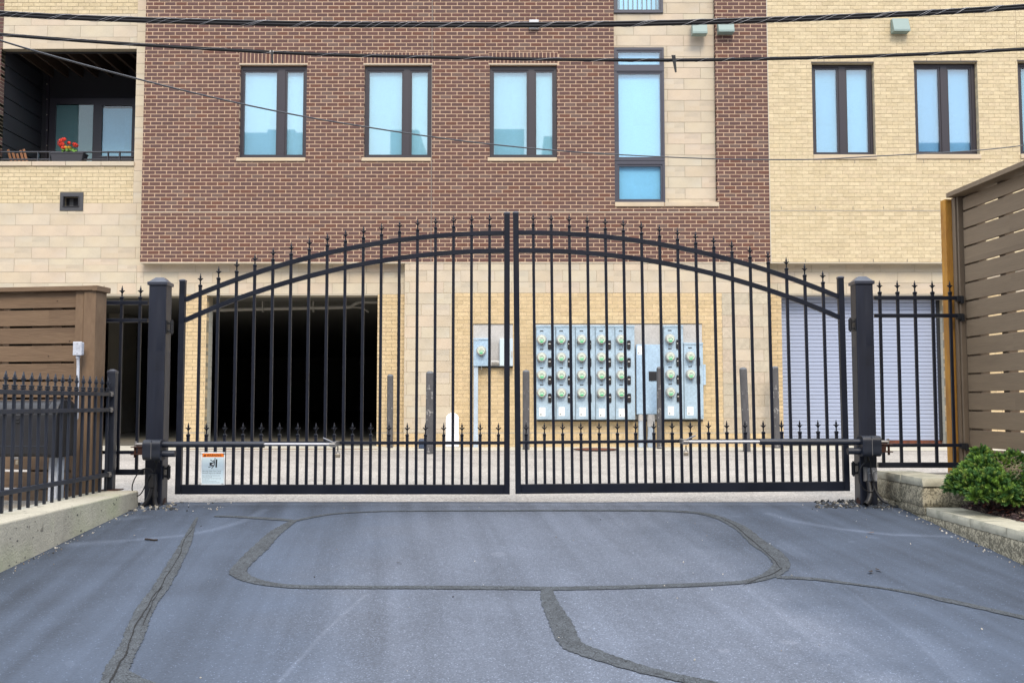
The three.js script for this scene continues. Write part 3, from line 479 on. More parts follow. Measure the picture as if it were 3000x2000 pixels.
// --- ground floor: recessed garage bays left and right, the middle bay flush with the brick above
{
  const yb = Y(768, F), yFoot = 0.5, gPlane = B + 0.33;
  const wall = mesh('ground_floor_wall', slab({ x0: -14, x1: X(1190, 1000, B), y0: yFoot, y1: yb + 0.05 }, [gar1, gar2].map((o) => ({ ...o, y0: yFoot })), B + 0.005, 0.36), jointStone, building), wallR = mesh('ground_floor_wall', slab({ x0: X(2250, 1000, B), x1: X(3250, 1000, B), y0: yFoot, y1: yb + 0.05 }, [gar3], B + 0.005, 0.36), jointStone, building);
  const bandH = (Y(790, B) - Y(862, B)) / 2, y1 = Y(776, B), y0 = Y(862, B);
  const hol = [gar1, gar2, gar3], st = [], tn = [];
  st.push(...lay({ x0: X(400, 800, B), x1: X(1187, 800, B), y0, y1: y1 + 0.03, len: ST_L * 1.02, h: ST_H, joint: 0.005, base: y0, phase: X(470, 820, B), holes: [{ ...gar2 }] }));
  st.push(...lay({ x0: -10.5, x1: X(400, 800, B) - 0.005, y0, y1: y1, len: ST_L * 1.03, h: ST_H, joint: 0.005, base: y0, phase: X(45, 610, B), holes: [] }));
  st.push(...lay({ x0: X(2256, 800, B), x1: X(3200, 800, B), y0, y1: y1 + 0.03, len: ST_L * 1.02, h: ST_H, joint: 0.005, base: y0, phase: X(2480, 820, B), holes: [gar3] }));
  const foot = Y(1268, B);
  const P1 = [[X(521, 1080, B), gar2.x0], [gar2.x1, X(1187, 1080, B)], [X(2255, 1080, B), gar3.x0], [gar3.x1, X(3200, 1080, B)], [-14, gar1.x0]];
  for (const [a, b] of P1) {
    tn.push(...lay({ x0: a, x1: b, y0: foot + 0.012, y1: y0 - 0.004, len: BR_L, h: BR_H, joint: 0.007, phase: a + 0.05, base: foot + 0.012 }));
    tn.push(...lay({ x0: a, x1: b, y0: yFoot, y1: foot - 0.004, len: BR_L, h: 0.1, joint: 0.007, phase: a, base: foot - 0.4 }));
    mesh('base_strip', box(a, b, foot - 0.003, foot + 0.01, -B - 0.05, -B + 0.006), trimLight, wall);
  }
  placePieces('tan_brick', tn.filter((r) => r.x1 > -10), wall, B, 0.14, 0.0018, tanPal.map((c) => [c[0] * 1.02, c[1] * 0.945, c[2] * 0.86]), tanPal.map((c) => S({ color: C(c[0] * 1.02, c[1] * 0.945, c[2] * 0.86), roughness: 0.85, map: rep(grainTint, 2.3, 2.3) })), 60);
  placePieces('stone_block', st, wall, B, 0.05, 0.0015, stonePal, stoneMats);
  // pale block jambs and soffits of the garage openings
  const jambM = S({ color: C(0.5, 0.48, 0.4), roughness: 0.9, map: rep(stoneTex, 1, 1) });
  for (const [x, s] of [[gar2.x0, 1], [gar3.x1, -1], [gar1.x1, -1], [gar2.x1, -1], [gar3.x0, 1]]) for (let k = 0; k < 13; k++) { const ya = 0.62 + k * 0.205; if (ya > y0) break; const xa = s > 0 ? x - 0.02 : x - 0.002, xb = s > 0 ? x + 0.002 : x + 0.02; mesh('jamb_block', rbox(xa, xb, ya + 0.003, Math.min(y0 + 0.01, ya + 0.202), -B - 0.362, -B - 0.145, 0.0015), jambM, wall); }
  for (const g of hol) mesh('garage_lintel', box(g.x0, g.x1, g.y1 - 0.02, g.y1 - 0.003, -B - 0.36, -B + 0.008), trimLight, wall);
  // middle bay
  const mid = { x0: X(1185, 900, F), x1: X(2258, 900, F), y0: yFoot, y1: yb - 0.002 };
  const midW = mesh('meter_wall', slab(mid, [], F + 0.004, 0.3), mortarGrey, building);
  const yS = Y(858, F), a = X(1322, 1080, F), b = X(2119, 1080, F), ft = Y(1268, F), sm = [];
  sm.push(...lay({ x0: mid.x0, x1: mid.x1, y0: yS, y1: yb - 0.02, len: ST_L, h: ST_H, joint: 0.005, base: yS, phase: X(1300, 800, F) }));
  sm.push(...lay({ x0: mid.x0, x1: a, y0: ft + 0.01, y1: yS - 0.004, len: ST_L * 0.84, h: ST_H, joint: 0.005, base: yS - 20 * ST_H, phase: mid.x0 + 0.3 }));
  sm.push(...lay({ x0: b, x1: mid.x1, y0: ft + 0.01, y1: yS - 0.004, len: ST_L * 0.84, h: ST_H, joint: 0.005, base: yS - 20 * ST_H, phase: b + 0.22 }));
  placePieces('stone_block', sm, midW, F - 0.002, 0.05, 0.0015, stonePal, stoneMats);
  const tm = [...lay({ x0: a + 0.012, x1: b - 0.006, y0: ft + 0.01, y1: yS - 0.004, len: BR_L, h: BR_H, joint: 0.007, base: yS - 60 * BR_H, phase: 0.05 }), ...lay({ x0: mid.x0, x1: mid.x1, y0: yFoot, y1: ft - 0.004, len: BR_L, h: 0.1, joint: 0.007, base: ft - 0.4, phase: 0.02 })];
  const meterMats = tanPal.map((c) => S({ color: C(c[0] * 1.02, c[1] * 0.945, c[2] * 0.86), roughness: 0.85, map: rep(grainTint, 2.3, 2.3), bumpMap: rep(fineBump, 3, 3), bumpScale: 0.001 })), meterPal = tanPal.map((c) => [c[0] * 1.02, c[1] * 0.945, c[2] * 0.86]);
  placePieces('tan_brick', tm, midW, F, 0.05, 0.0018, meterPal, meterMats);
  mesh('base_strip', box(mid.x0, mid.x1, ft - 0.003, ft + 0.008, -F - 0.02, -F + 0.006), trimLight, midW);
  // wall mass behind the brick skins, with garage and balcony left open
  const core = S({ color: C(0.1, 0.1, 0.1), roughness: 1 });
  mesh('wall_core', slab({ x0: -14, x1: 12, y0: yb + 0.05, y1: TOP + 0.2 }, [{ x0: bal.x0 - 0.3, x1: bal.x1 + 0.42, y0: bal.y0 - 0.95, y1: bal.y1 + 0.35 }], B + 0.146, 0.3), core, building);
  mesh('roof', box(-14, 12, TOP, TOP + 0.25, -B - 9, -F + 0.05), core, building);
  // garage room
  const room = new THREE.Group(); room.name = 'garage_interior'; building.add(room);
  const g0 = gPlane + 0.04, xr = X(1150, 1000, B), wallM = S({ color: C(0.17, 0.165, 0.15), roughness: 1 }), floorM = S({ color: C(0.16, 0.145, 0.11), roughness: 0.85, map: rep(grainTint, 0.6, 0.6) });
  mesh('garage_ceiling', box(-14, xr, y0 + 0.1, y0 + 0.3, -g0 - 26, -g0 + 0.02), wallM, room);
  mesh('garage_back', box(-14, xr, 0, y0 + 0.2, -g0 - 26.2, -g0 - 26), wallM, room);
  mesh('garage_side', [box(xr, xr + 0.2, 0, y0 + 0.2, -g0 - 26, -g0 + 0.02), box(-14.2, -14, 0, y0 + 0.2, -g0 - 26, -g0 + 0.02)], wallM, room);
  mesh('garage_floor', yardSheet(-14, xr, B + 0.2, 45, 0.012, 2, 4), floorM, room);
  const pillarM = S({ color: C(0.2, 0.185, 0.15), roughness: 1, map: rep(stoneTex, 0.7, 0.7) }); mesh('garage_pillar', box(X(314, 1080, 22.5), X(358, 1080, 22.5), 0.6, y0 + 0.1, -23.3, -22.5), pillarM, room);
  const pipeM = S({ color: C(0.42, 0.4, 0.36), roughness: 0.6 });
  const pd = B + 2.2; mesh('ceiling_pipe', tube([[600, 909], [700, 906], [900, 902], [1018, 899], [1034, 893], [1046, 887], [1060, 884], [1110, 885]].map(([x, y]) => at(x, y, pd)), 0.038, 60, 10), pipeM, room);
  mesh('ceiling_pipe', tube([[1030, 899], [1060, 902], [1080, 914]].map(([x, y]) => at(x, y, pd + 0.1)), 0.02, 12, 8), pipeM, room);
  for (const px of [770, 918]) mesh('pipe_hanger', box(X(px, 900, pd) - 0.012, X(px, 900, pd) + 0.012, Y(914, pd), y0 + 0.1, -pd - 0.05, -pd + 0.05), pipeM, room);
  // roller shutter
  const sh = new THREE.Group(); sh.name = 'roller_shutter'; building.add(sh);
  const slatM = P({ color: C(0.35, 0.4, 0.53), roughness: 0.4, clearcoat: 0.15, clearcoatRoughness: 0.4 }), sd = gPlane - 0.03, ys0 = Y(1290, sd), ys1 = Y(855, sd), n = 40, hh = (ys1 - ys0) / n, xa = gar3.x0 + 0.004, xb = X(2747, 1080, sd);
  const prof = [[0, 0.004], [0.008, 0.007], [0.0105, hh * 0.3], [0.011, hh * 0.55], [0.01, hh * 0.9], [0.006, hh - 0.002], [-0.01, hh - 0.002], [-0.01, 0.004]];
  const sg = extr(prof, xb - xa); sg.rotateY(-Math.PI / 2); sg.translate(xb, 0, 0); const slatG = uvm(sg);
  for (let k = 0; k < n; k++) { const m = mesh('slat', slatG, slatM, sh); m.position.set(0, ys0 + k * hh, -sd + rr(-0.0008, 0.0008)); }
  mesh('shutter_backing', box(xa, xb, ys0, ys1, -sd - 0.03, -sd - 0.012), S({ color: C(0.1, 0.1, 0.12), roughness: 0.8 }), sh);
  mesh('bottom_bar', box(xa, X(2757, 1080, sd), ys0 - 0.06, ys0 + 0.002, -sd - 0.03, -sd + 0.03), rustM, sh);
  mesh('side_track', box(xb, X(2757, 1080, sd), ys0 + 0.004, ys1, -sd - 0.03, -sd + 0.06), S({ color: C(0.02, 0.02, 0.022), roughness: 0.6 }), sh);
  mesh('shutter_hood', box(xa, gar3.x1, ys1 - 0.05, ys1 + 0.08, -sd - 0.03, -sd + 0.05), S({ color: C(0.03, 0.03, 0.032), roughness: 0.7 }), sh);
  mesh('garage_floor', yardSheet(gar3.x0 - 0.1, gar3.x1 + 0.1, B + 0.2, B + 0.5, 0.016), floorM, room);
  // rusty threshold angle in front of the open garage
  const tp = []; for (let px = 560; px <= 1104; px += 8) tp.push(at(px, 1317 + Math.sin(px * 0.5) * 0.4, 16.55)); mesh('threshold_angle', box(X(540, 1317, 16.72), X(1106, 1317, 16.72), groundY(16.72) - 0.02, groundY(16.72) + 0.012, -16.735, -16.705), rustM, building);
}

// the building across the way, behind the camera: what the window glass and the dark paint mirror
{
  const Z = 20, far = (px, py) => { const [x, y, a] = ray(px, py), t = (2 * F + Z) / a; return [x * t, EYE + y * t]; };
  const t = thing('opposite_building', 'blue-grey building across the way, seen only mirrored in the windows', 'building', V(0, -0.4, Z));
  const m = S({ color: C(0.15, 0.16, 0.21), roughness: 0.9, map: rep(grainTint, 0.3, 0.3) }), top = (py) => far(1500, py)[1] + 0.4;
  mesh('long_block', box(-46, 46, 0, top(470), 0, 9), m, t);
  for (const [a, b, py] of [[560, 775, 381], [776, 856, 372], [857, 930, 381], [1140, 1224, 373], [1447, 1536, 371], [1594, 1660, 392], [2600, 3300, 410]]) mesh('upper_block', box(far(a, 400)[0], far(b, 400)[0], top(470) - 0.01, top(py), 0.3, 8), m, t);
  const wm = S({ color: C(0.05, 0.06, 0.08), roughness: 0.2 });
  for (let k = -10; k <= 10; k++) for (let j = 0; j < 4; j++) mesh('window', box(k * 4.2 - 0.8, k * 4.2 + 0.8, 2 + j * 3.3, 3.7 + j * 3.3, -0.02, 0.05), wm, t);
}

// ---------------------------------------------------------------- gate, posts, operators
const GD = 8.85;
const paintTex = tex(256, 256, (u, v) => { const a = fbm(u * 5, v * 3, 4, 15), s = fbm(u * 30, v * 6, 3, 0); let n = 0.85 + 0.5 * (a - 0.5) + 0.25 * (s - 0.5); if (vn(u * 150, v * 110, 0) > 0.972) n = 1; return [n, n, n]; });
const paintRough = tex(256, 256, (u, v) => 0.42 + 0.3 * (fbm(u * 6, v * 4, 4, 0) - 0.3), true, false);
const paintM = P({ specularIntensity: 0.55, color: C(0.0065, 0.0092, 0.019), map: rep(paintTex, 1.1, 1.1), roughnessMap: rep(paintRough, 1.3, 1.3), roughness: 1, clearcoat: 0.12, clearcoatRoughness: 0.35 });
const postM = P({ specularIntensity: 0.8, color: C(0.012, 0.0155, 0.029), map: rep(paintTex, 2, 0.8), roughnessMap: rep(paintRough, 1.7, 0.7), roughness: 1, clearcoat: 0.15, clearcoatRoughness: 0.4 });
const capM = P({ color: C(0.03, 0.034, 0.05), roughness: 0.4, clearcoat: 0.3, clearcoatRoughness: 0.3 });
const railM = P({ color: C(0.015, 0.02, 0.034), map: rep(paintTex, 1.5, 1.5), roughnessMap: rep(paintRough, 1.3, 1.3), roughness: 1, clearcoat: 0.12, clearcoatRoughness: 0.35 });
const steelM = S({ color: C(0.42, 0.42, 0.44), roughness: 0.42, metalness: 0.9 });
const dullSteel = S({ color: C(0.3, 0.29, 0.28), roughness: 0.5, metalness: 0.8 });
const brassM = S({ color: C(0.42, 0.36, 0.27), roughness: 0.42, metalness: 0.8 });
const blackPl = S({ color: C(0.012, 0.012, 0.014), roughness: 0.5 });
const cableM = S({ color: C(0.012, 0.012, 0.014), roughness: 0.42 });
const oldRust = S({ map: rep(rustTex, 3, 3), color: C(0.3, 0.3, 0.32), roughness: 0.9 });
// cast spear: a faceted blade, four curling leaves, a little knob
function spear(s = 1) {
  const parts = [], lathe = new THREE.LatheGeometry([[0, 0], [0.0062, 0], [0.0055, 0.012], [0.0048, 0.03], [0.0045, 0.04], [0.0075, 0.05], [0.0085, 0.056], [0.006, 0.066], [0.0025, 0.077], [0.0035, 0.079], [0.003, 0.083], [0, 0.084]].map((p) => new THREE.Vector2(...p)), 6);
  parts.push(lathe.toNonIndexed());
  const leaf = new THREE.Shape(); leaf.moveTo(0.002, 0.014); leaf.quadraticCurveTo(0.007, 0.032, 0.02, 0.041); leaf.quadraticCurveTo(0.024, 0.0415, 0.024, 0.037); leaf.quadraticCurveTo(0.022, 0.049, 0.013, 0.047); leaf.quadraticCurveTo(0.006, 0.043, 0.002, 0.033);
  const lg = new THREE.ExtrudeGeometry(leaf, { depth: 0.006, bevelEnabled: false, curveSegments: 3 }); lg.translate(0, 0, -0.003);
  for (let k = 0; k < 4; k++) parts.push(lg.clone().rotateY(k * Math.PI / 2));
  const g = merge(parts.map((p) => uvm(p))); g.scale(s, s, s); return g;
}
function collar(w) { const g = new THREE.CylinderGeometry(w * 0.42, w * 0.86, 0.008, 4, 1).rotateY(Math.PI / 4).translate(0, 0.022, 0).toNonIndexed(), b = new THREE.CylinderGeometry(w * 0.86, w * 0.74, 0.018, 4, 1).rotateY(Math.PI / 4).translate(0, 0.009, 0).toNonIndexed(), t = new THREE.CylinderGeometry(0.005, 0.007, 0.008, 8).translate(0, 0.028, 0).toNonIndexed(); return merge([g, b, t].map((q) => uvm(q))); }
const finialG = merge([spear(1.14), collar(0.026).translate(0, -0.03, 0)]); finialG.translate(0, 0.03, 0);
const picketG = new Map();
function picket(parent, x, y0, y1, w = 0.0255, fin = finialG, mat = paintM, z = 0) {
  const k = (y1 - y0).toFixed(3) + w; if (!picketG.has(k)) picketG.set(k, uvm(new RoundedBoxGeometry(w, y1 - y0, w, 1, 0.0025).translate(0, (y1 - y0) / 2, 0)));
  const m = mesh('picket', picketG.get(k), mat, parent); m.position.set(x, y0, z);
  if (fin) { const f = shadow(new THREE.Mesh(fin, mat)); f.name = 'finial'; f.position.y = y1 - y0; m.add(f); }
  return m;
}
function arcRail(parent, xA, yA, xB, yB, R, w, h) { // flat at B, falling towards A; bent square tube
  const n = 28, pos = [], sgn = Math.sign(xA - xB), gs = [], cy = yB - R, aMax = Math.asin(Math.abs(xA - xB) / R);
  const s = new THREE.Shape(); for (let i = 0; i <= n; i++) { const a = aMax * i / n; const p = [xB + sgn * Math.sin(a) * (R + h / 2), cy + Math.cos(a) * (R + h / 2)]; i ? s.lineTo(...p) : s.moveTo(...p); }
  for (let i = n; i >= 0; i--) { const a = aMax * i / n; s.lineTo(xB + sgn * Math.sin(a) * (R - h / 2), cy + Math.cos(a) * (R - h / 2)); }
  const g = new THREE.ExtrudeGeometry(s, { depth: w - 0.004, bevelEnabled: true, bevelSize: 0.002, bevelThickness: 0.002, bevelSegments: 1 }); g.translate(0, 0, -w / 2);
  mesh('arched_rail', uvm(g), paintM, parent);
}
// one leaf, hinged at the left, built in world metres about its hinge foot
const Wd = (px, py) => at(px, py, GD);
const xl0 = X(523, 1130, GD) - 0.008, xr0 = X(1493.5, 1040, GD), yBot = Y(1447, GD), SW = 0.052;
function makeLeaf(label, mirror) {
  const t = thing('gate_leaf', label, 'gate', null, 'two leaves of the driveway gate'), m = mirror ? -1 : 1;
  // local x runs from the hinge side (0) to the meeting stile (W)
  const Wl = xr0 - xl0, hy = Y(822, GD) - yBot, cy = Y(625, GD) - yBot, bx = (a, b) => m > 0 ? [a, b] : [-b, -a];
  const stile = (a, h, name) => { const [p, q] = bx(a, a + SW); const st = mesh(name, rbox(p, q, 0, h, -SW / 2, SW / 2, 0.004), paintM, t); const c = mesh('stile_cap', [rbox(p - 0.003, q + 0.003, h - 0.012, h + 0.006, -SW / 2 - 0.003, SW / 2 + 0.003, 0.005), uvm(new THREE.CylinderGeometry(0.018, 0.036, 0.008, 4).rotateY(Math.PI / 4).translate((p + q) / 2, h + 0.009, 0))], capM, st); };
  stile(0, hy, 'hinge_stile'); stile(Wl - SW, cy, 'meeting_stile');
  const [r0, r1] = bx(SW, Wl - SW);
  const rb = Y(1419, GD) - yBot, ym = Y(1297, GD) - yBot;
  mesh('bottom_rail', rbox(r0, r1, 0, rb, -SW / 2 + 0.003, SW / 2 - 0.003, 0.004), paintM, t);
  mesh('middle_rail', rbox(r0, r1, ym - 0.014, ym + 0.014, -0.019, 0.019, 0.003), paintM, t);
  const L = Wl - 2 * SW, drop1 = Y(683, GD) - Y(878, GD), drop2 = Y(735, GD) - Y(938, GD), y1 = Y(683, GD) - yBot, y2 = Y(735, GD) - yBot;
  const Rd = (d) => (L * L + d * d) / (2 * d), R1 = Rd(drop1), R2 = Rd(drop2);
  const xB = m * (Wl - SW), xA = m * SW;
  arcRail(t, xA, 0, xB, y1, R1, 0.038, 0.037); arcRail(t, xA, 0, xB, y2, R2, 0.038, 0.037);
  const sp = 0.1655, off = (L - sp * 17) / 2 + 0.0;
  for (let k = 0; k < 18; k++) { const x = Wl - SW - off - (k - 0.5 + 0.0) * sp; if (k > 0) { const xx = x, dx = Wl - SW - xx, top = y1 - (R1 - Math.sqrt(R1 * R1 - dx * dx)) + 0.058; picket(t, m * xx, rb - 0.01, top); } const xs = Wl - SW - off - k * sp; picket(t, m * xs, rb - 0.01, Y(1279, GD) - yBot); }
  return t;
}
const leafL = makeLeaf('left leaf of the arched black picket gate, with the warning sign', false);
leafL.position.set(xl0, yBot, -GD);
const leafR = makeLeaf('right leaf of the arched black picket gate, plain without a sign', true);
leafR.position.set(X(2489.5, 1438, GD), Y(1437.5, GD), -GD); leafR.rotation.z = 0.0085;

// posts with caps and hinges
function makePost(label, x0, x1, top, bot, side) { // front face extents
  const d = GD - 0.055, w = x1 - x0, t = thing('gate_post', label, 'gate post', V((x0 + x1) / 2, bot, -d), 'posts carrying the gate leaves'), h = top - bot;
  mesh('post_shaft', rbox(-w / 2, w / 2, 0, h, -w, 0, 0.012), postM, t);
  const c = mesh('post_cap', [rbox(-w / 2 - 0.012, w / 2 + 0.012, h - 0.028, h + 0.004, -w - 0.012, 0.012, 0.005), uvm(new THREE.CylinderGeometry(w * 0.3, w * 0.72, 0.045, 4).rotateY(Math.PI / 4).translate(0, h + 0.026, -w / 2))], capM, t);
  const r = mesh('rust_patch', uvm((() => { const g = new THREE.PlaneGeometry(0.1, 0.22, 10, 12), p = g.attributes.position; g.deleteAttribute('normal'); const keep = []; const ix = g.index.array; for (let i = 0; i < ix.length; i += 3) { const k = [ix[i], ix[i + 1], ix[i + 2]]; const cx = (p.getX(k[0]) + p.getX(k[1]) + p.getX(k[2])) / 3, cyy = (p.getY(k[0]) + p.getY(k[1]) + p.getY(k[2])) / 3; if (cyy < -0.11 + 0.2 * fbm(cx * 22 + (side > 0 ? 3 : 8), 2, 3) * (0.55 + 4 * cx * side) + 0.0) keep.push(...k); } g.setIndex(keep); g.computeVertexNormals(); return g; })().rotateY(side * Math.PI / 2).translate(side * (w / 2 + 0.0022), 0.12, -0.055)), oldRust, t);
  for (const [py0, py1] of side > 0 ? [[940, 976], [1365, 1401]] : [[935, 968], [1354, 1391]]) {
    const ya = Y(py1, GD) - bot, yb2 = Y(py0, GD) - bot, xx = side * (w / 2 + 0.042);
    mesh('hinge', [rod(V(xx, ya, -0.05), V(xx, yb2, -0.05), 0.017, 12), rod(V(xx, ya - 0.012, -0.05), V(xx, yb2 + 0.012, -0.05), 0.008, 8), rbox(Math.min(side * w / 2, xx), Math.max(side * w / 2, xx), ya + 0.01, ya + 0.03, -0.066, -0.036, 0.003), rbox(Math.min(side * w / 2, xx), Math.max(side * w / 2, xx), yb2 - 0.03, yb2 - 0.01, -0.066, -0.036, 0.003), rbox(side > 0 ? w / 2 - 0.002 : -w / 2 - 0.008, side > 0 ? w / 2 + 0.008 : -w / 2 + 0.002, ya - 0.005, yb2 + 0.005, -0.09, -0.02, 0.002)].map((g) => uvm(g)), blackPl, t);
  }
  return t;
}
const pd = GD - 0.055;
makePost('left square gate post, worn and smeared, beside the low fence', X(428, 1130, pd), X(479.5, 1130, pd), Y(826, pd), Y(1494, pd), 1);
makePost('right square gate post, with a grey control box near its foot', X(2515, 1130, pd), X(2566, 1130, pd), Y(823, pd), Y(1480, pd), -1);

// swing gate operators
function makeOperator(label, hx0, hx1, hy0, hy1, tx, rx, cy, side) {
  const d = 8.62, t = thing('gate_opener', label, 'gate opener', at((hx0 + hx1) / 2, (hy0 + hy1) / 2, d), 'gate openers on the posts'), o = t.position.clone(), L = (px, py) => at(px, py, d).sub(o);
  const a = L(hx0, hy1), b = L(hx1, hy0), w = b.x - a.x, h = b.y - a.y;
  const prof = new THREE.Shape(); const r = 0.045, hd = 0.075; prof.moveTo(-hd + r, -h / 2); prof.lineTo(hd - r, -h / 2); prof.quadraticCurveTo(hd, -h / 2, hd, -h / 2 + r); prof.lineTo(hd, h / 2 - r); prof.quadraticCurveTo(hd, h / 2, hd - r, h / 2); prof.lineTo(-hd + r, h / 2); prof.quadraticCurveTo(-hd, h / 2, -hd, h / 2 - r); prof.lineTo(-hd, -h / 2 + r); prof.quadraticCurveTo(-hd, -h / 2, -hd + r, -h / 2);
  const half = (x0, x1) => { const g = new THREE.ExtrudeGeometry(prof, { depth: x1 - x0 - 0.008, bevelEnabled: true, bevelSize: 0.004, bevelThickness: 0.004, bevelSegments: 2, curveSegments: 6 }); g.rotateY(Math.PI / 2); g.translate(x0 + 0.004, 0, 0); return uvm(g); };
  mesh('housing', [half(-w / 2, -0.001), half(0.001, w / 2)], railM, t);
  mesh('housing_seam', [box(-0.002, 0.002, -h / 2 + 0.01, h / 2 - 0.02, -0.07, 0.0775)], dullSteel, t);
  const e = side > 0 ? b.x : a.x, yT = L(1500, cy).y, tEnd = L(tx, cy + (side > 0 ? -1 : 1) * 0).x, rEnd = L(rx, cy).x;
  mesh('ram_tube', uvm(rod(V(e - side * 0.01, yT, 0.0), V(tEnd, yT, 0.0), 0.0265, 20)), railM, t);
  mesh('tube_collar', uvm(rod(V(tEnd - side * 0.012, yT, 0.0), V(tEnd + side * 0.002, yT, 0.0), 0.0285, 20)), railM, t);
  mesh('ram_rod', uvm(rod(V(tEnd, yT, 0.0), V(rEnd, yT, 0.0), 0.0145, 16)), steelM, t);
  const yM = L(1500, cy + 27).y; mesh('motor_cover', uvm(rod(V(e - side * 0.01, yM, 0.0), V(e + side * 0.11, yM, 0.0), 0.029, 20)), railM, t);
  const re = side > 0 ? a.x : b.x; mesh('rear_pin', [uvm(rod(V(re, yT, 0), V(re - side * 0.09, yT, 0), 0.014, 12)), uvm(rod(V(re - side * 0.085, yT - 0.02, 0), V(re - side * 0.085, yT + 0.028, 0), 0.013, 8))], dullSteel, t);
  const bx0 = Math.min(re - side * 0.12, re), bx1 = Math.max(re - side * 0.12, re); const yb = yT - 0.055;
  mesh('rear_bracket', [rbox(bx0, bx1, yb + 0.028, yb + 0.036, -0.11, 0.03, 0.002), rbox(bx0, bx1, yb - 0.036, yb - 0.028, -0.11, 0.03, 0.002), rbox(bx0 + 0.06 * (side > 0 ? 1 : 0), bx1 - 0.06 * (side > 0 ? 0 : 1), yb - 0.03, yb + 0.03, -0.11, 0.022, 0.002), rod(V(re - side * 0.09, yb - 0.06, 0), V(re - side * 0.09, yb + 0.04, 0), 0.011, 8)].map((g) => uvm(g)), oldRust, t);
  mesh('mounting_arm', rbox(-0.05, 0.05, -0.07, 0.05, -0.14, -0.06, 0.004), railM, t);
  const cl = mesh('front_clevis', [rod(V(rEnd - side * 0.01, yT, 0), V(rEnd + side * 0.04, yT, 0), 0.017, 10), rbox(Math.min(rEnd, rEnd + side * 0.05), Math.max(rEnd, rEnd + side * 0.05), yT - 0.024, yT + 0.024, -0.012, 0.012, 0.003), rbox(rEnd + side * 0.03 - 0.012, rEnd + side * 0.03 + 0.012, yT - 0.02, yT + 0.022, -0.22, 0, 0.003)].map((g) => uvm(g)), dullSteel, t);
  mesh('release_lever', [bar(V(rEnd + side * 0.02, yT + 0.018, 0.01), V(rEnd - side * 0.065, yT + 0.058, 0.02), 0.008, 0.013)].map((g) => uvm(g)), steelM, t);
  return t;
}
makeOperator('left gate opener arm reaching right along the gate from its post', 424, 477, 1288.5, 1346, 773, 968, 1301.5, 1);
makeOperator('right gate opener arm reaching left along the gate from its post', 2521, 2574, 1277, 1335, 2227, 2016, 1294, -1);
function padlock(px, py0, py1, label) {
  const d = 8.58, c = at(px, py1, d), t = thing('padlock', label, 'padlock', c, 'padlocks hanging from the gate openers'), w = 0.042, h = 0.032;
  mesh('lock_body', rbox(-w / 2, w / 2, 0, h, -0.011, 0.011, 0.004), brassM, t);
  mesh('shackle', uvm(tube([V(-0.012, h - 0.004, 0), V(-0.012, h + 0.012, 0), V(0, h + 0.024, 0), V(0.012, h + 0.012, 0), V(0.012, h - 0.004, 0)], 0.0036, 20, 8)), dullSteel, t);
  mesh('hasp_strap', rbox(-0.005, 0.005, h + 0.018, Y(py0, d) - c.y, -0.003, 0.003, 0.001), blackPl, t);
}
padlock(989, 1306, 1340.5, 'padlock hanging at the end of the left gate opener'); padlock(2010.5, 1304, 1335, 'padlock hanging at the end of the right gate opener');

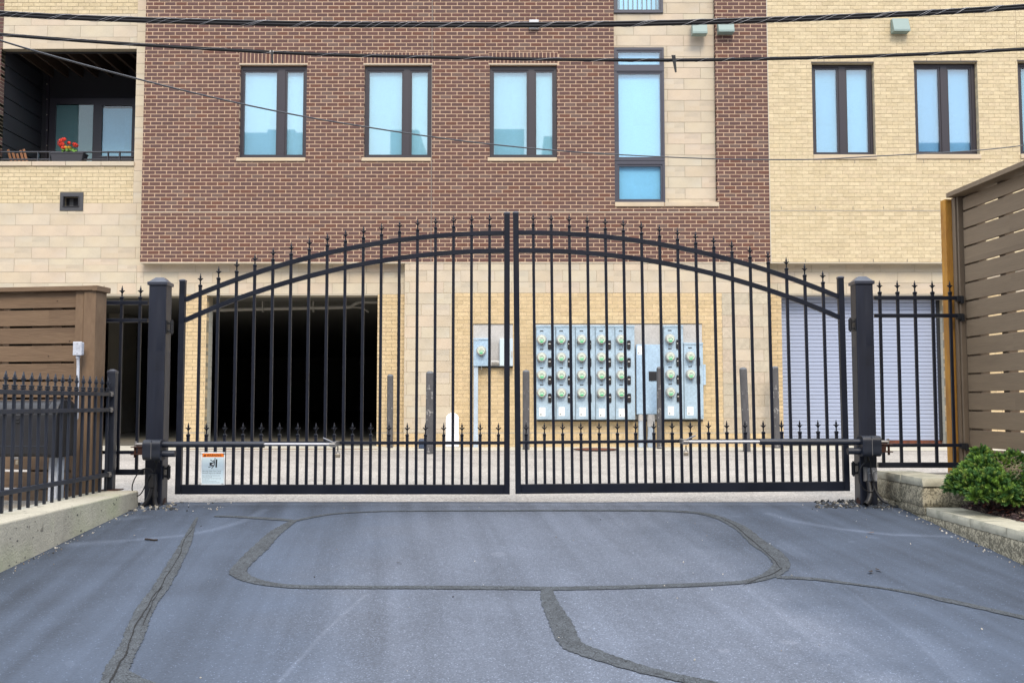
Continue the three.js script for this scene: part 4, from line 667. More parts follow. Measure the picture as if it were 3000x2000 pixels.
// warning sign on the left leaf
{
  const d = GD - 0.022, a = at(587, 1420, d), b = at(658.8, 1324.5, d), w = b.x - a.x, h = b.y - a.y;
  const face = ctex(canvas(512, 680, (x, W, H) => {
    x.fillStyle = '#eef4f6'; x.fillRect(0, 0, W, H); x.fillStyle = '#d3e6ee'; x.fillRect(22, 96, 468, 566); x.strokeStyle = '#7d8790'; x.lineWidth = 3; x.strokeRect(20, 18, 472, 646);
    x.fillStyle = '#ea7a1d'; x.fillRect(22, 18, 468, 78); x.fillStyle = '#2a1210';
    x.beginPath(); x.moveTo(78, 30); x.lineTo(112, 84); x.lineTo(44, 84); x.fill(); x.fillStyle = '#ea7a1d'; x.fillRect(75, 48, 6, 20); x.fillRect(75, 73, 6, 6);
    x.fillStyle = '#2a1210'; x.font = 'bold 66px sans-serif'; x.textBaseline = 'alphabetic'; x.fillText('WARNING', 118, 82, 360);
    x.strokeStyle = x.fillStyle = '#10171b'; x.lineCap = 'round';
    const l = (p, q, wd) => { x.lineWidth = wd; x.beginPath(); x.moveTo(...p); x.lineTo(...q); x.stroke(); };
    x.beginPath(); x.moveTo(318, 146); x.lineTo(350, 140); x.lineTo(344, 318); x.lineTo(310, 314); x.fill();
    l([299, 118], [294, 210], 15); l([204, 158], [284, 208], 15); x.beginPath(); x.arc(272, 172, 13, 0, 7); x.fill(); l([294, 208], [290, 262], 17);
    l([290, 262], [230, 336], 15); l([250, 285], [164, 312], 15); x.fillRect(184, 212, 88, 64); x.fillStyle = '#eef4f6'; x.beginPath(); x.ellipse(252, 246, 22, 13, 0, 0, 7); x.fill();
    x.fillStyle = '#6a747a'; x.fillRect(22, 362, 468, 3); x.fillStyle = '#20282e'; x.font = '39px sans-serif'; x.fillText('Moving Gate Can Cause', 28, 408, 452); x.fillText('Serious Injury or Death', 28, 450, 430);
    x.fillStyle = '#46525a'; x.font = '21px sans-serif';
    [['KEEP CLEAR! Gate may move at any time', 496], ['without prior warning.', 522], ['Do not let children operate the gate or play', 556], ['in the gate area.', 582], ['This entrance is for vehicles only.', 616], ['Pedestrians must use separate entrance.', 642]].forEach(([s, y]) => x.fillText(s, 30, y, 440));
  }));
  const t = thing('warning_sign', 'white and orange WARNING moving gate sign tied to the gate', 'sign', V(a.x, a.y, -d));
  mesh('sign_plate', box(0, w, 0, h, -0.003, 0), S({ color: C(0.75, 0.8, 0.82), roughness: 0.4 }), t);
  const f = mesh('sign_face', new THREE.PlaneGeometry(w - 0.004, h - 0.004).translate(w / 2, h / 2, 0.0015), P({ map: face, roughness: 0.4, clearcoat: 0.2 }), t);
  for (const [x, y, s] of [[0.01, h - 0.012, -1], [w - 0.01, h - 0.012, 1], [0.006, 0.012, -1], [w - 0.01, 0.01, -1]]) mesh('cable_tie', [rod(V(x - 0.008, y, 0.005), V(x + 0.014 * s, y + 0.001, 0.004), 0.0035, 8), rod(V(x, y, -0.02), V(x, y, 0.006), 0.003, 6)].map((g) => uvm(g)), blackPl, t);
}
// fixed fence panels left and right of the gate posts
function fixedPanel(label, xa, xb, rails, pickets, tipPy, botRail, brackets, brSide) {
  const d = 8.92, t = thing('fence_panel', label, 'fence', V((xa + xb) / 2, Y(botRail[1], d), -d), 'fixed picket panels beside the gate posts'), o = t.position, y = (py) => Y(py, d) - o.y;
  for (const [py, h] of rails) mesh('rail', rbox(xa - o.x, xb - o.x, y(py) - h / 2, y(py) + h / 2, -0.019, 0.019, 0.003), paintM, t);
  mesh('bottom_rail', rbox(xa - o.x, xb - o.x, y(botRail[1]), y(botRail[0]), -0.022, 0.022, 0.003), paintM, t);
  for (const px of pickets) picket(t, X(px, 870, d) - o.x, y(botRail[0]) - 0.004, y(tipPy) - 0.113);
  for (const [px, py, m] of brackets) { const xx = X(px, py, d) - o.x; mesh('bracket', [rbox(xx - 0.028, xx + 0.028, y(py) - 0.026, y(py) + 0.026, -0.026, 0.026, 0.003), rbox(xx + brSide * 0.02 - 0.012, xx + brSide * 0.02 + 0.012, y(py) - 0.045, y(py) + 0.02, -0.028, 0.034, 0.003)], m, t); }
}
fixedPanel('short picket panel between the wood post and the left gate post', X(283, 890, 8.92), X(434, 890, 8.92), [[887, 0.034], [938.5, 0.034], [1324.5, 0.03]], [303, 356.5, 410.7], 841, [1374.5, 1390.5], [[279, 890, dullSteel], [278, 944, dullSteel], [270, 1324, dullSteel], [268, 1377, dullSteel]], -1);
fixedPanel('wider picket panel between the right gate post and the orange post', X(2562, 890, 8.92), X(2812, 890, 8.92), [[873, 0.034], [924.5, 0.034], [1304, 0.03]], [2578.5, 2630.5, 2681.5, 2733, 2784.5], 826, [1354, 1369.5], [[2811, 875, blackPl], [2813, 927, blackPl], [2825, 1306, blackPl], [2826, 1358, blackPl]], 1);

// grey control box with conduits and cable loop on the right post
{
  const d = 8.73, c = at(2552, 1388, d), t = thing('control_box', 'weathered grey control box with black cables on the right gate post', 'control box', c), L = (px, py, dd = d) => at(px, py, dd).sub(c);
  const a = L(2543, 1409), b = L(2567, 1370), boxTex = tex(64, 128, (u, v) => { const n = fbm(u * 9, v * 14, 4); return mix([0.06, 0.065, 0.075], [0.3, 0.31, 0.33], Math.max(0, Math.min(1, (n - 0.35) * 2.6))); }, false);
  mesh('enclosure', rbox(a.x, b.x, a.y, b.y, -0.04, 0.035, 0.006, 9), S({ map: rep(boxTex, 1, 1), roughness: 0.6 }), t);
  mesh('side_bracket', rbox(L(2535, 1390).x, a.x + 0.004, a.y - 0.004, b.y + 0.004, -0.045, 0.0, 0.003), dullSteel, t);
  mesh('conduit', uvm(tube([L(2546, 1408), L(2547, 1430), L(2546, 1448), L(2538, 1466), L(2528, 1475)].map((p, i) => p.add(V(0, 0, i * 0.02))), 0.024, 24, 12)), blackPl, t);
  mesh('conduit', uvm(tube([L(2558, 1408), L(2559, 1425), L(2568, 1448), L(2580, 1464), L(2592, 1470)].map((p, i) => p.add(V(0, 0, i * 0.02))), 0.014, 24, 10)), blackPl, t);
  mesh('gland', uvm(rod(L(2540, 1337), L(2542, 1352), 0.02, 12)), blackPl, t);
  mesh('cable', uvm(tube([L(2542, 1350), L(2530, 1353), L(2517, 1366), L(2511, 1390), L(2513, 1412), L(2524, 1430), L(2540, 1438), L(2552, 1434), L(2553, 1408)].map((p) => p.add(V(0, 0, 0.06))), 0.0055, 60, 8)), cableM, t);
  mesh('cable', uvm(tube([L(2542, 1348), L(2545, 1365), L(2548, 1390), L(2554, 1410)].map((p) => p.add(V(0, 0, 0.055))), 0.006, 24, 8)), cableM, t);
}
{ // conduit and cable loop on the left post
  const d = 8.74, c = at(452, 1420, d), t = thing('cable_loop', 'thin black cable loop and conduit at the foot of the left post', 'cable', c), L = (px, py) => at(px, py, d).sub(c);
  mesh('junction_body', rbox(L(436, 1408).x, L(453, 1408).x, L(445, 1428).y, L(445, 1388).y, -0.03, 0.03, 0.006), blackPl, t);
  mesh('conduit', uvm(tube([L(453, 1388), L(453, 1430), L(452, 1460), L(455, 1478), L(462, 1489)], 0.019, 24, 12)), blackPl, t);
  mesh('conduit_coupling', uvm(rod(L(453, 1440), L(453, 1456), 0.024, 14)), blackPl, t);
  mesh('conduit', uvm(tube([L(445, 1425), L(440, 1448), L(430, 1468), L(414, 1486)], 0.02, 24, 12)), blackPl, t);
  mesh('cable', uvm(tube([L(452, 1383), L(446, 1374), L(432, 1371), L(415, 1378), L(398, 1402), L(391, 1428), L(397, 1446), L(407, 1451), L(420, 1440), L(434, 1410), L(444, 1390)].map((p) => p.add(V(0, 0, 0.04))), 0.0055, 80, 8)), cableM, t);
  mesh('gland', uvm(rod(L(459, 1346), L(459, 1354), 0.022, 12)), blackPl, t);
  mesh('cable', uvm(tube([L(459, 1352), L(456, 1368), L(452, 1384)], 0.006, 12, 8)), cableM, t);
}

// ---------------------------------------------------------------- left: concrete wall, low picket fence, wood fence
const wallTex = tex(1024, 512, (u, v) => { const a = fbm(u * 7, v * 5, 5), s = fbm(u * 60, v * 50, 3), st = fbm(u * 22, v * 1.5, 3); let b = 0.36 + 0.16 * (a - 0.5) + 0.06 * (s - 0.5) - 0.1 * Math.max(0, st - 0.55); if (vn(u * 70 + 3, v * 40, 0) > 0.95) b *= 0.5; const m = Math.max(0, fbm(u * 4 + 9, v * 6 + 3, 4) - 0.5); b *= 1.12; return [b * (1.06 - m * 0.35), b * (0.98 - m * 0.15), b * (0.77 - m * 0.4)]; });
{
  const xi = -3.33, xo = -3.7, top = 0.822, d0 = 3.0, d1 = 8.74;
  const t = thing('concrete_wall', 'low pitted concrete retaining wall on the left of the driveway', 'retaining wall', V((xi + xo) / 2, 0.1, -d1));
  const g = new RoundedBoxGeometry(xi - xo, top - 0.1, d1 - d0, 2, 0.018); g.translate(0, (top - 0.1) / 2, (d1 - d0) / 2); const gu = uvm(g, 0.5, 0.2, 0.1);
  mesh('wall_body', gu, S({ map: wallTex, roughness: 0.95, bumpMap: rep(fineBump, 2, 2), bumpScale: 0.004 }), t);
  // spalled pits
  const pit = S({ color: C(0.1, 0.1, 0.09), roughness: 1 }), gs = [];
  for (let k = 0; k < 70; k++) { const s = new THREE.IcosahedronGeometry(rr(0.004, 0.011), 0); s.scale(0.35, rr(0.5, 1), rr(0.6, 1.6)); s.translate((xi - xo) / 2 + 0.0005, rr(0.2, top - 0.13), rr(0.1, d1 - 6)); gs.push(s); }
  const pm = mesh('pits', gs, pit, t); pm.userData.kind = 'stuff';
}
{ // low fence on the wall: a post, three rails, pickets with double rings and spears
  const Xf = -3.6, t = thing('picket_fence', 'low dark picket fence standing on the concrete retaining wall', 'fence', V(Xf, 0.82, -8.75)), oy = 0.82, oz = -8.75, zl = (d) => -d - oz;
  const ringG = merge([[0.033, 0.012, 0.008], [0.026, 0.012, 0.019], [0.033, 0.01, 0.029]].map(([w, h, y]) => uvm(new RoundedBoxGeometry(w, h, w, 1, 0.003).translate(0, y, 0))));
  const blade = extr([[-0.006, 0.03], [0.006, 0.03], [0.006, 0.062], [0.016, 0.078], [0.0165, 0.083], [0.009, 0.082], [0.0085, 0.1], [0, 0.128], [-0.0085, 0.1], [-0.009, 0.082], [-0.0165, 0.083], [-0.016, 0.078], [-0.006, 0.062]], 0.006, 0.002); blade.translate(0, 0, -0.003);
  const finG = merge([ringG, uvm(blade.clone().rotateY(Math.PI / 4)), uvm(blade.clone().rotateY(-Math.PI / 4))]); finG.translate(0, -0.035, 0);
  const yT = 1.678, yM = 1.538, yB = 0.965, hT = 0.034;
  for (let d = 8.67; d > 5.2; d -= 0.1254) { const p = picket(t, 0, 0.004, yT + 0.055 - oy, 0.021, finG, railM, zl(d)); }
  for (const y of [yT, yM, yB]) mesh('rail', rbox(-0.019, 0.019, y - oy - hT / 2, y - oy + hT / 2, zl(8.72), zl(5.0), 0.003), railM, t);
  const ph = Y(1087, 8.74) - oy; const pst = mesh('fence_post', rbox(-0.036, 0.036, 0, ph, zl(8.80), zl(8.728), 0.004), railM, t);
  mesh('post_cap', [rbox(-0.039, 0.039, ph - 0.02, ph + 0.004, zl(8.803), zl(8.725), 0.005), uvm(new THREE.CylinderGeometry(0.02, 0.05, 0.014, 4).rotateY(Math.PI / 4).translate(0, ph + 0.011, zl(8.764)))], capM, pst);
  mesh('base_flange', rbox(-0.06, 0.1, 0.001, 0.01, zl(8.83), zl(8.69), 0.002), oldRust, pst);
  for (const y of [yT, yM, yB]) mesh('rail_bracket', [rbox(-0.024, 0.028, y - oy - 0.022, y - oy + 0.022, zl(8.73), zl(8.69), 0.003), rod(V(0.026, y - oy, zl(8.705)), V(0.036, y - oy, zl(8.705)), 0.008, 8)].map((g) => uvm(g)), dullSteel, t);
}
const brownTex = woodTex([0.2, 0.13, 0.076], [0.1, 0.06, 0.034], 26), brown2Tex = woodTex([0.225, 0.163, 0.1], [0.16, 0.113, 0.07], 22), orangeTex = woodTex([0.56, 0.27, 0.03], [0.2, 0.075, 0.015], 9);
const boardMats = [0, 1, 2].map((k) => S({ map: rep(brownTex, 0.55, 0.9, k * 0.31, k * 0.23), roughness: 0.8, bumpMap: rep(woodBump, 0.8, 1.6, k * 0.3, k * 0.2), bumpScale: 0.0022 }));
const smoothMats = [0, 1, 2].map((k) => S({ map: rep(brown2Tex, 0.5, 0.9, k * 0.31, k * 0.23), roughness: 0.72, bumpMap: rep(woodBump, 0.6, 1.3, k * 0.3, k * 0.2), bumpScale: 0.001 }));
const postWood = S({ map: rep(brownTex, 0.9, 0.5), roughness: 0.8, bumpMap: rep(woodBump, 1.4, 0.6), bumpScale: 0.002 });
const postGrey = S({ map: rep(brown2Tex, 0.9, 0.5), color: C(0.85, 0.85, 0.88), roughness: 0.75, bumpMap: rep(woodBump, 1.4, 0.6), bumpScale: 0.001 });
const turned = (m) => { const c = m.clone(); for (const k of ['map', 'bumpMap']) { c[k] = m[k].clone(); c[k].rotation = Math.PI / 2; c[k].needsUpdate = true; } return c; };
const orangeM = turned(S({ map: rep(orangeTex, 1.2, 2.2), roughness: 0.7, bumpMap: rep(woodBump, 1, 1), bumpScale: 0.0015 })), postWoodV = turned(postWood), postGreyV = turned(postGrey);
{ // wood fence on the left, facing the drive end
  const d = 8.55, p0 = at(298, 1180, d), t = thing('wood_fence', 'brown horizontal board fence on the left with a junction box', 'fence', V(p0.x, 0.7, -d), null, -0.16), L = (px, py, dd = d) => { const v = at(px, py, dd); return [(v.x - p0.x), v.y - 0.7]; };
  // local: x to the left (negative), built flat, then swung a little so the far end recedes
  const sc = 1.0, xw0 = L(238, 900)[0], xw1 = L(275, 900)[0], top = L(290, 845)[1];
  const post = mesh('fence_post', rbox(xw0, xw1 + 0.005, -0.2, L(1, 846)[1], -0.17, 0, 0.006), postWoodV, t);
  const xt0 = L(209, 900)[0];
  mesh('corner_trim', rbox(xt0, xw0 - 0.007, -0.2, L(1, 849)[1], -0.06, -0.012, 0.004), postWoodV, t);
  const bh = 0.1405, gap = 0.0195; let y = L(1, 898)[1] + 0.0;
  for (let k = 0; y > -0.25; k++, y -= bh + gap) mesh('board', rbox(-2.6, xt0 - 0.003, y, y + bh, -0.055 + rr(-0.002, 0.002), -0.032 + rr(-0.002, 0.002), 0.004), boardMats[k % 3], t);
  mesh('cap_board', rbox(-2.6, xw1 + 0.025, L(1, 850)[1], L(1, 836)[1], -0.19, 0.022, 0.006), boardMats[1], t);
  mesh('cap_end', rbox(xw1 - 0.02, xw1 + 0.028, L(1, 851)[1] - 0.003, L(1, 835.5)[1], -0.195, 0.0245, 0.006), boardMats[2], t);
  for (const px of [135, -60]) mesh('back_post', rbox(L(px, 1100)[0] - 0.05, L(px, 1100)[0] + 0.05, -0.2, L(1, 850)[1] - 0.01, -0.15, -0.058, 0.004), postWoodV, t);
  mesh('back_post', rbox(L(50, 1100)[0], xt0 - 0.01, -0.2, L(1, 852)[1], -0.12, -0.075, 0.004), postWoodV, t);
  for (const [px, py] of [[146, 878], [117, 1041], [186, 997]]) mesh('knot', (() => { const [kx, ky] = L(px, py); return uvm(new THREE.SphereGeometry(0.008, 8, 6).scale(1, 0.7, 0.5).translate(kx, ky, -0.033)); })(), S({ color: C(0.07, 0.045, 0.03), roughness: 0.9 }), t);
}
{ // junction box with white conduit
  const d = 8.53, c = at(238, 1021, d), t = thing('junction_box', 'white junction box with a white conduit on the wood post', 'junction box', c), L = (px, py, z = 0) => at(px, py, d).sub(c).add(V(0, 0, z));
  const whiteM = S({ color: C(0.62, 0.66, 0.74), roughness: 0.5, map: rep(grainTint, 1, 1) }), a = L(222, 1042), b = L(249, 1002);
  mesh('box_body', rbox(a.x + 0.003, b.x - 0.002, a.y + 0.003, b.y - 0.003, 0.012, 0.062, 0.008), whiteM, t);
  mesh('box_cover', rbox(a.x, b.x, a.y, b.y, 0.061, 0.072, 0.005), whiteM, t);
  for (const py of [1008, 1036]) mesh('screw', uvm(rod(L(235.5, py, 0.068), L(235.5, py, 0.0745), 0.0035, 8)), dullSteel, t);
  mesh('conduit', uvm(tube([L(233, 1040, 0.04), L(232, 1080, 0.03), L(230, 1160, 0.03), L(229, 1215, 0.03), L(227, 1228, 0.035), L(215, 1246, 0.06), L(200, 1255, 0.1), L(182, 1256, 0.12)], 0.0125, 70, 12)), whiteM, t);
  mesh('coupling', [rod(L(233, 1043, 0.04), L(233, 1050, 0.04), 0.017, 12), rod(L(200, 1255, 0.1), L(186, 1256, 0.118), 0.018, 12)].map((g) => uvm(g)), whiteM, t);
}
{ // black rounded cabinet on a pale post behind the low fence
  const d = 8.15, c = at(90, 1455, d), t = thing('metal_cabinet', 'black rounded metal cabinet on a pale post behind the low fence', 'cabinet', c), L = (px, py) => { const v = at(px, py, d); return [v.x - c.x, v.y - c.y]; };
  const blk = P({ color: C(0.018, 0.018, 0.021), roughness: 0.45, map: rep(paintTex, 1.5, 1.5), clearcoat: 0.1 }), [x0, y0] = L(-60, 1333), [x1, y1] = L(197, 1174), h = y1 - y0, w = 0.34, r = 0.15;
  const pr = new THREE.Shape(); pr.moveTo(-w / 2, 0.03); pr.quadraticCurveTo(-w / 2, 0, -w / 2 + 0.03, 0); pr.lineTo(w / 2 - 0.03, 0); pr.quadraticCurveTo(w / 2, 0, w / 2, 0.03); pr.lineTo(w / 2, h - r); pr.quadraticCurveTo(w / 2, h, w / 2 - r, h); pr.lineTo(-w / 2 + r, h); pr.quadraticCurveTo(-w / 2, h, -w / 2, h - r); pr.lineTo(-w / 2, 0.03);
  const tubeX = (a, b, s = 1, bev = 0.008) => { const g = new THREE.ExtrudeGeometry(pr, { depth: b - a - 2 * bev, bevelEnabled: true, bevelSize: bev, bevelThickness: bev, bevelSegments: 2, curveSegments: 8 }); g.scale(s, s, 1); g.rotateY(Math.PI / 2); g.translate(a + bev, y0 + (1 - s) * h / 2, 0); return uvm(g); };
  mesh('cabinet_body', tubeX(x0, L(163, 1250)[0], 0.985), blk, t); mesh('end_cap', tubeX(L(163, 1250)[0] + 0.003, x1, 1.0, 0.014), blk, t);
  mesh('lower_rib', rbox(x0, x1 - 0.03, L(1, 1306)[1], L(1, 1303)[1], w / 2 - 0.002, w / 2 + 0.008, 0.003), railM, t);
  const [lx, ly] = L(78, 1235); mesh('door_pull', [rbox(lx - 0.035, lx + 0.035, ly - 0.05, ly + 0.06, w / 2 - 0.004, w / 2 + 0.006, 0.005), rbox(lx - 0.028, lx + 0.028, ly - 0.006, ly + 0.002, w / 2 + 0.004, w / 2 + 0.016, 0.003), rbox(lx - 0.028, lx + 0.028, ly + 0.022, ly + 0.03, w / 2 + 0.004, w / 2 + 0.016, 0.003)], blk, t);
  const [qx, qy] = L(79, 1337); mesh('hasp', rbox(qx - 0.03, qx + 0.012, qy - 0.014, qy + 0.006, w / 2 - 0.03, w / 2 + 0.004, 0.002), dullSteel, t); mesh('lock', rbox(qx - 0.012, qx + 0.012, qy - 0.055, qy - 0.022, w / 2 - 0.014, w / 2 + 0.004, 0.004), brassM, t);
  const paleM = S({ color: C(0.55, 0.58, 0.64), roughness: 0.6, map: rep(grainTint, 1, 1) });
  mesh('support_post', rbox(L(145, 1390)[0], L(171, 1390)[0], -0.06, y0 + 0.01, -0.1, 0.03, 0.004), paleM, t); mesh('support_post', rbox(L(-40, 1390)[0], L(-12, 1390)[0], -0.06, y0 + 0.01, -0.1, 0.03, 0.004), paleM, t); mesh('conduit', uvm(rod(V(L(137, 1390)[0], -0.06, -0.05), V(L(137, 1390)[0], y0 + 0.01, -0.05), 0.012, 10)), paleM, t);
}
// ---------------------------------------------------------------- right: block wall, bed, shrub, wood fence
const splitTex = tex(512, 512, (u, v) => { const a = fbm(u * 10, v * 10, 5, 10), s = fbm(u * 34, v * 34, 3, 34), l = fbm(u * 6 + 3, v * 6 + 4, 4, 6); let b = 0.4 + 0.25 * (a - 0.5) + 0.2 * (s - 0.5); let c = [b * 1.08, b * 0.96, b * 0.68]; const m = Math.max(0, Math.min(1, (0.85 * s + 0.35 * l - 0.53) * 9)); return mix(c, [0.1, 0.092, 0.062], m * 0.8); });
const capTex = tex(512, 512, (u, v) => { const a = fbm(u * 5, v * 7, 5, 35), s = vn(u * 150, v * 150, 150); const b = 0.44 + 0.2 * (a - 0.5) + 0.07 * (s - 0.5); const m = Math.max(0, Math.min(1, (fbm(u * 7 + 2, v * 9 + 1, 4, 63) - 0.5) * 6)); return mix([b * 1.04, b * 0.98, b * 0.75], [0.2, 0.2, 0.15], m * 0.6); });
const splitMats = [0, 1, 2].map((k) => S({ map: rep(splitTex, 2.6, 2.6, k * 0.37, k * 0.21), roughness: 0.95, bumpMap: rep(fineBump, 2, 2), bumpScale: 0.006, vertexColors: false }));
const capMats = [0, 1, 2].map((k) => S({ map: rep(capTex, 1, 1, k * 0.31, k * 0.17), roughness: 0.92, bumpMap: rep(fineBump, 2, 2), bumpScale: 0.003 }));
function splitBlock(x0, x1, y0, y1, z0, z1, amp = 0.012, faces = 'x') { // rough split faces towards the drive, the other sides smooth
  const nx = Math.max(2, Math.round((x1 - x0) / 0.03)), ny = Math.max(3, Math.round((y1 - y0) / 0.022)), nz = Math.max(2, Math.round((z1 - z0) / 0.03)), g = new THREE.BoxGeometry(x1 - x0, y1 - y0, z1 - z0, nx, ny, nz), p = g.attributes.position, hx = (x1 - x0) / 2, hy = (y1 - y0) / 2, hz = (z1 - z0) / 2, cx = (x0 + x1) / 2, cy = (y0 + y1) / 2, cz = (z0 + z1) / 2;
  for (let i = 0; i < p.count; i++) {
    let x = p.getX(i), y = p.getY(i), z = p.getZ(i); const wx = x + cx, wy = y + cy, wz = z + cz;
    const ey = Math.min(1, (hy - Math.abs(y)) / 0.02), ez = Math.min(1, (hz - Math.abs(z)) / 0.02), ex = Math.min(1, (hx - Math.abs(x)) / 0.02);
    if (faces.includes('x') && x < -hx + 1e-4) x -= amp * (fbm(wy * 22, wz * 22 + 5, 4) - 0.35) * 1.8 - (1 - Math.min(ey, ez)) * amp * 0.9;
    if (faces.includes('z') && z > hz - 1e-4) z += amp * (fbm(wy * 22 + 8, wx * 22 + 5, 4) - 0.35) * 1.8 - (1 - Math.min(ey, ex)) * amp * 0.9;
    p.setXYZ(i, x + cx, y + cy, z + cz);
  }
  g.computeVertexNormals(); return uvm(g);
}
{
  const t = thing('block_wall', 'stepped split-face block retaining wall on the right of the driveway', 'retaining wall', V(3.45, 0, -8.2)), ox = 3.45, oz = -8.2, blk = (n, g, m) => { g.translate(-ox, 0, -oz); mesh(n, g, m, t); };
  const xf = 3.43;
  { let d = 8.14; const ls = [0.77, 0.545, 0.56, 0.6, 0.55, 0.6, 0.57, 0.6]; ls.forEach((l, k) => { blk('cap_block', splitBlock(xf + 0.006, xf + 0.33, 0.668, 0.735, -d, -(d - l + 0.007), 0.008), capMats[k % 3]); d -= l; }); }
  { let d = 8.75; const ls = [0.72, 0.95, 0.53, 0.58, 0.56, 0.6, 0.56, 0.6]; ls.forEach((l, k) => { blk('wall_block', splitBlock(xf - 0.006 + 0.012, xf + 0.3, 0.495, 0.664, -d, -(d - l + 0.006)), splitMats[k % 3]); d -= l; }); }
  { let d = 7.4; const ls = [0.6, 0.56, 0.6, 0.58, 0.6]; ls.forEach((l, k) => { blk('wall_block', splitBlock(xf, xf + 0.3, 0.32, 0.491, -d, -(d - l + 0.006)), splitMats[(k + 1) % 3]); d -= l; }); }
  blk('wall_block', splitBlock(xf - 0.02, xf + 0.3, 0.735, 0.898, -9.2, -8.62, 0.012, 'xz'), splitMats[0]); blk('wall_block', splitBlock(xf - 0.01, xf + 0.9, 0.737, 0.9, -8.612, -8.165, 0.012, 'xz'), splitMats[1]);
  blk('wall_block', splitBlock(xf - 0.02, xf + 0.3, 0.56, 0.731, -9.2, -8.76, 0.012), splitMats[2]); blk('base_block', splitBlock(xf - 0.004, xf + 0.3, 0.668, 0.733, -8.753, -8.147, 0.008), splitMats[1]);
  blk('cap_block', splitBlock(xf - 0.02, xf + 0.32, 0.903, 0.97, -9.15, -8.605, 0.008, 'xz'), capMats[0]); blk('cap_block', splitBlock(xf - 0.015, xf + 0.57, 0.905, 0.972, -8.597, -8.15, 0.008, 'xz'), capMats[1]); blk('cap_block', splitBlock(xf + 0.578, xf + 0.98, 0.905, 0.97, -8.6, -8.155, 0.008, 'z'), capMats[2]);
  struct('raised_bed', box(xf + 0.25, 6, 0.2, 0.958, -9.05, -8.5), gravelM);
}
{ // bark mulch
  const n = 5200, g = new THREE.BoxGeometry(0.05, 0.006, 0.013, 2, 1, 1), p = g.attributes.position; for (let i = 0; i < p.count; i++) if (Math.abs(p.getX(i)) < 0.001) p.setY(i, p.getY(i) + 0.004);
  g.computeVertexNormals(); const m = shadow(new THREE.InstancedMesh(g, S({ color: 0xffffff, roughness: 0.9 }), n)), o = new THREE.Object3D();
  for (let i = 0; i < n; i++) { const x = 3.7 + Math.pow(rnd(), 0.9) * 0.85, d = rr(4.6, 8.12), edge = 0.02 * fbm(d * 5, 2, 2); o.position.set(x + edge, 0.728 + 0.05 * Math.min(1, (x - 3.7) * 2.5) + rr(0, 0.022) + 0.02 * fbm(x * 6, d * 6, 2), -d); o.rotation.set(rr(-0.5, 0.5), rr(0, 6.3), rr(-0.5, 0.5)); const s = rr(0.35, 1.3); o.scale.set(s, rr(0.6, 1.4), rr(0.5, 1.4)); o.updateMatrix(); m.setMatrixAt(i, o.matrix); const k = rnd(); m.setColorAt(i, k < 0.12 ? C(0.2, 0.15, 0.11) : k < 0.2 ? C(0.16, 0.05, 0.03) : k < 0.6 ? C(0.062, 0.036, 0.033) : C(0.035, 0.022, 0.022)); }
  m.name = 'bark_mulch'; m.userData.kind = 'stuff'; scene.add(tag(m, 'dark brown bark mulch in the bed under the shrub', 'mulch'));
  struct('mulch_ground', box(3.72, 4.7, 0.3, 0.742, -8.13, -3), S({ color: C(0.045, 0.028, 0.025), roughness: 1 }));
}
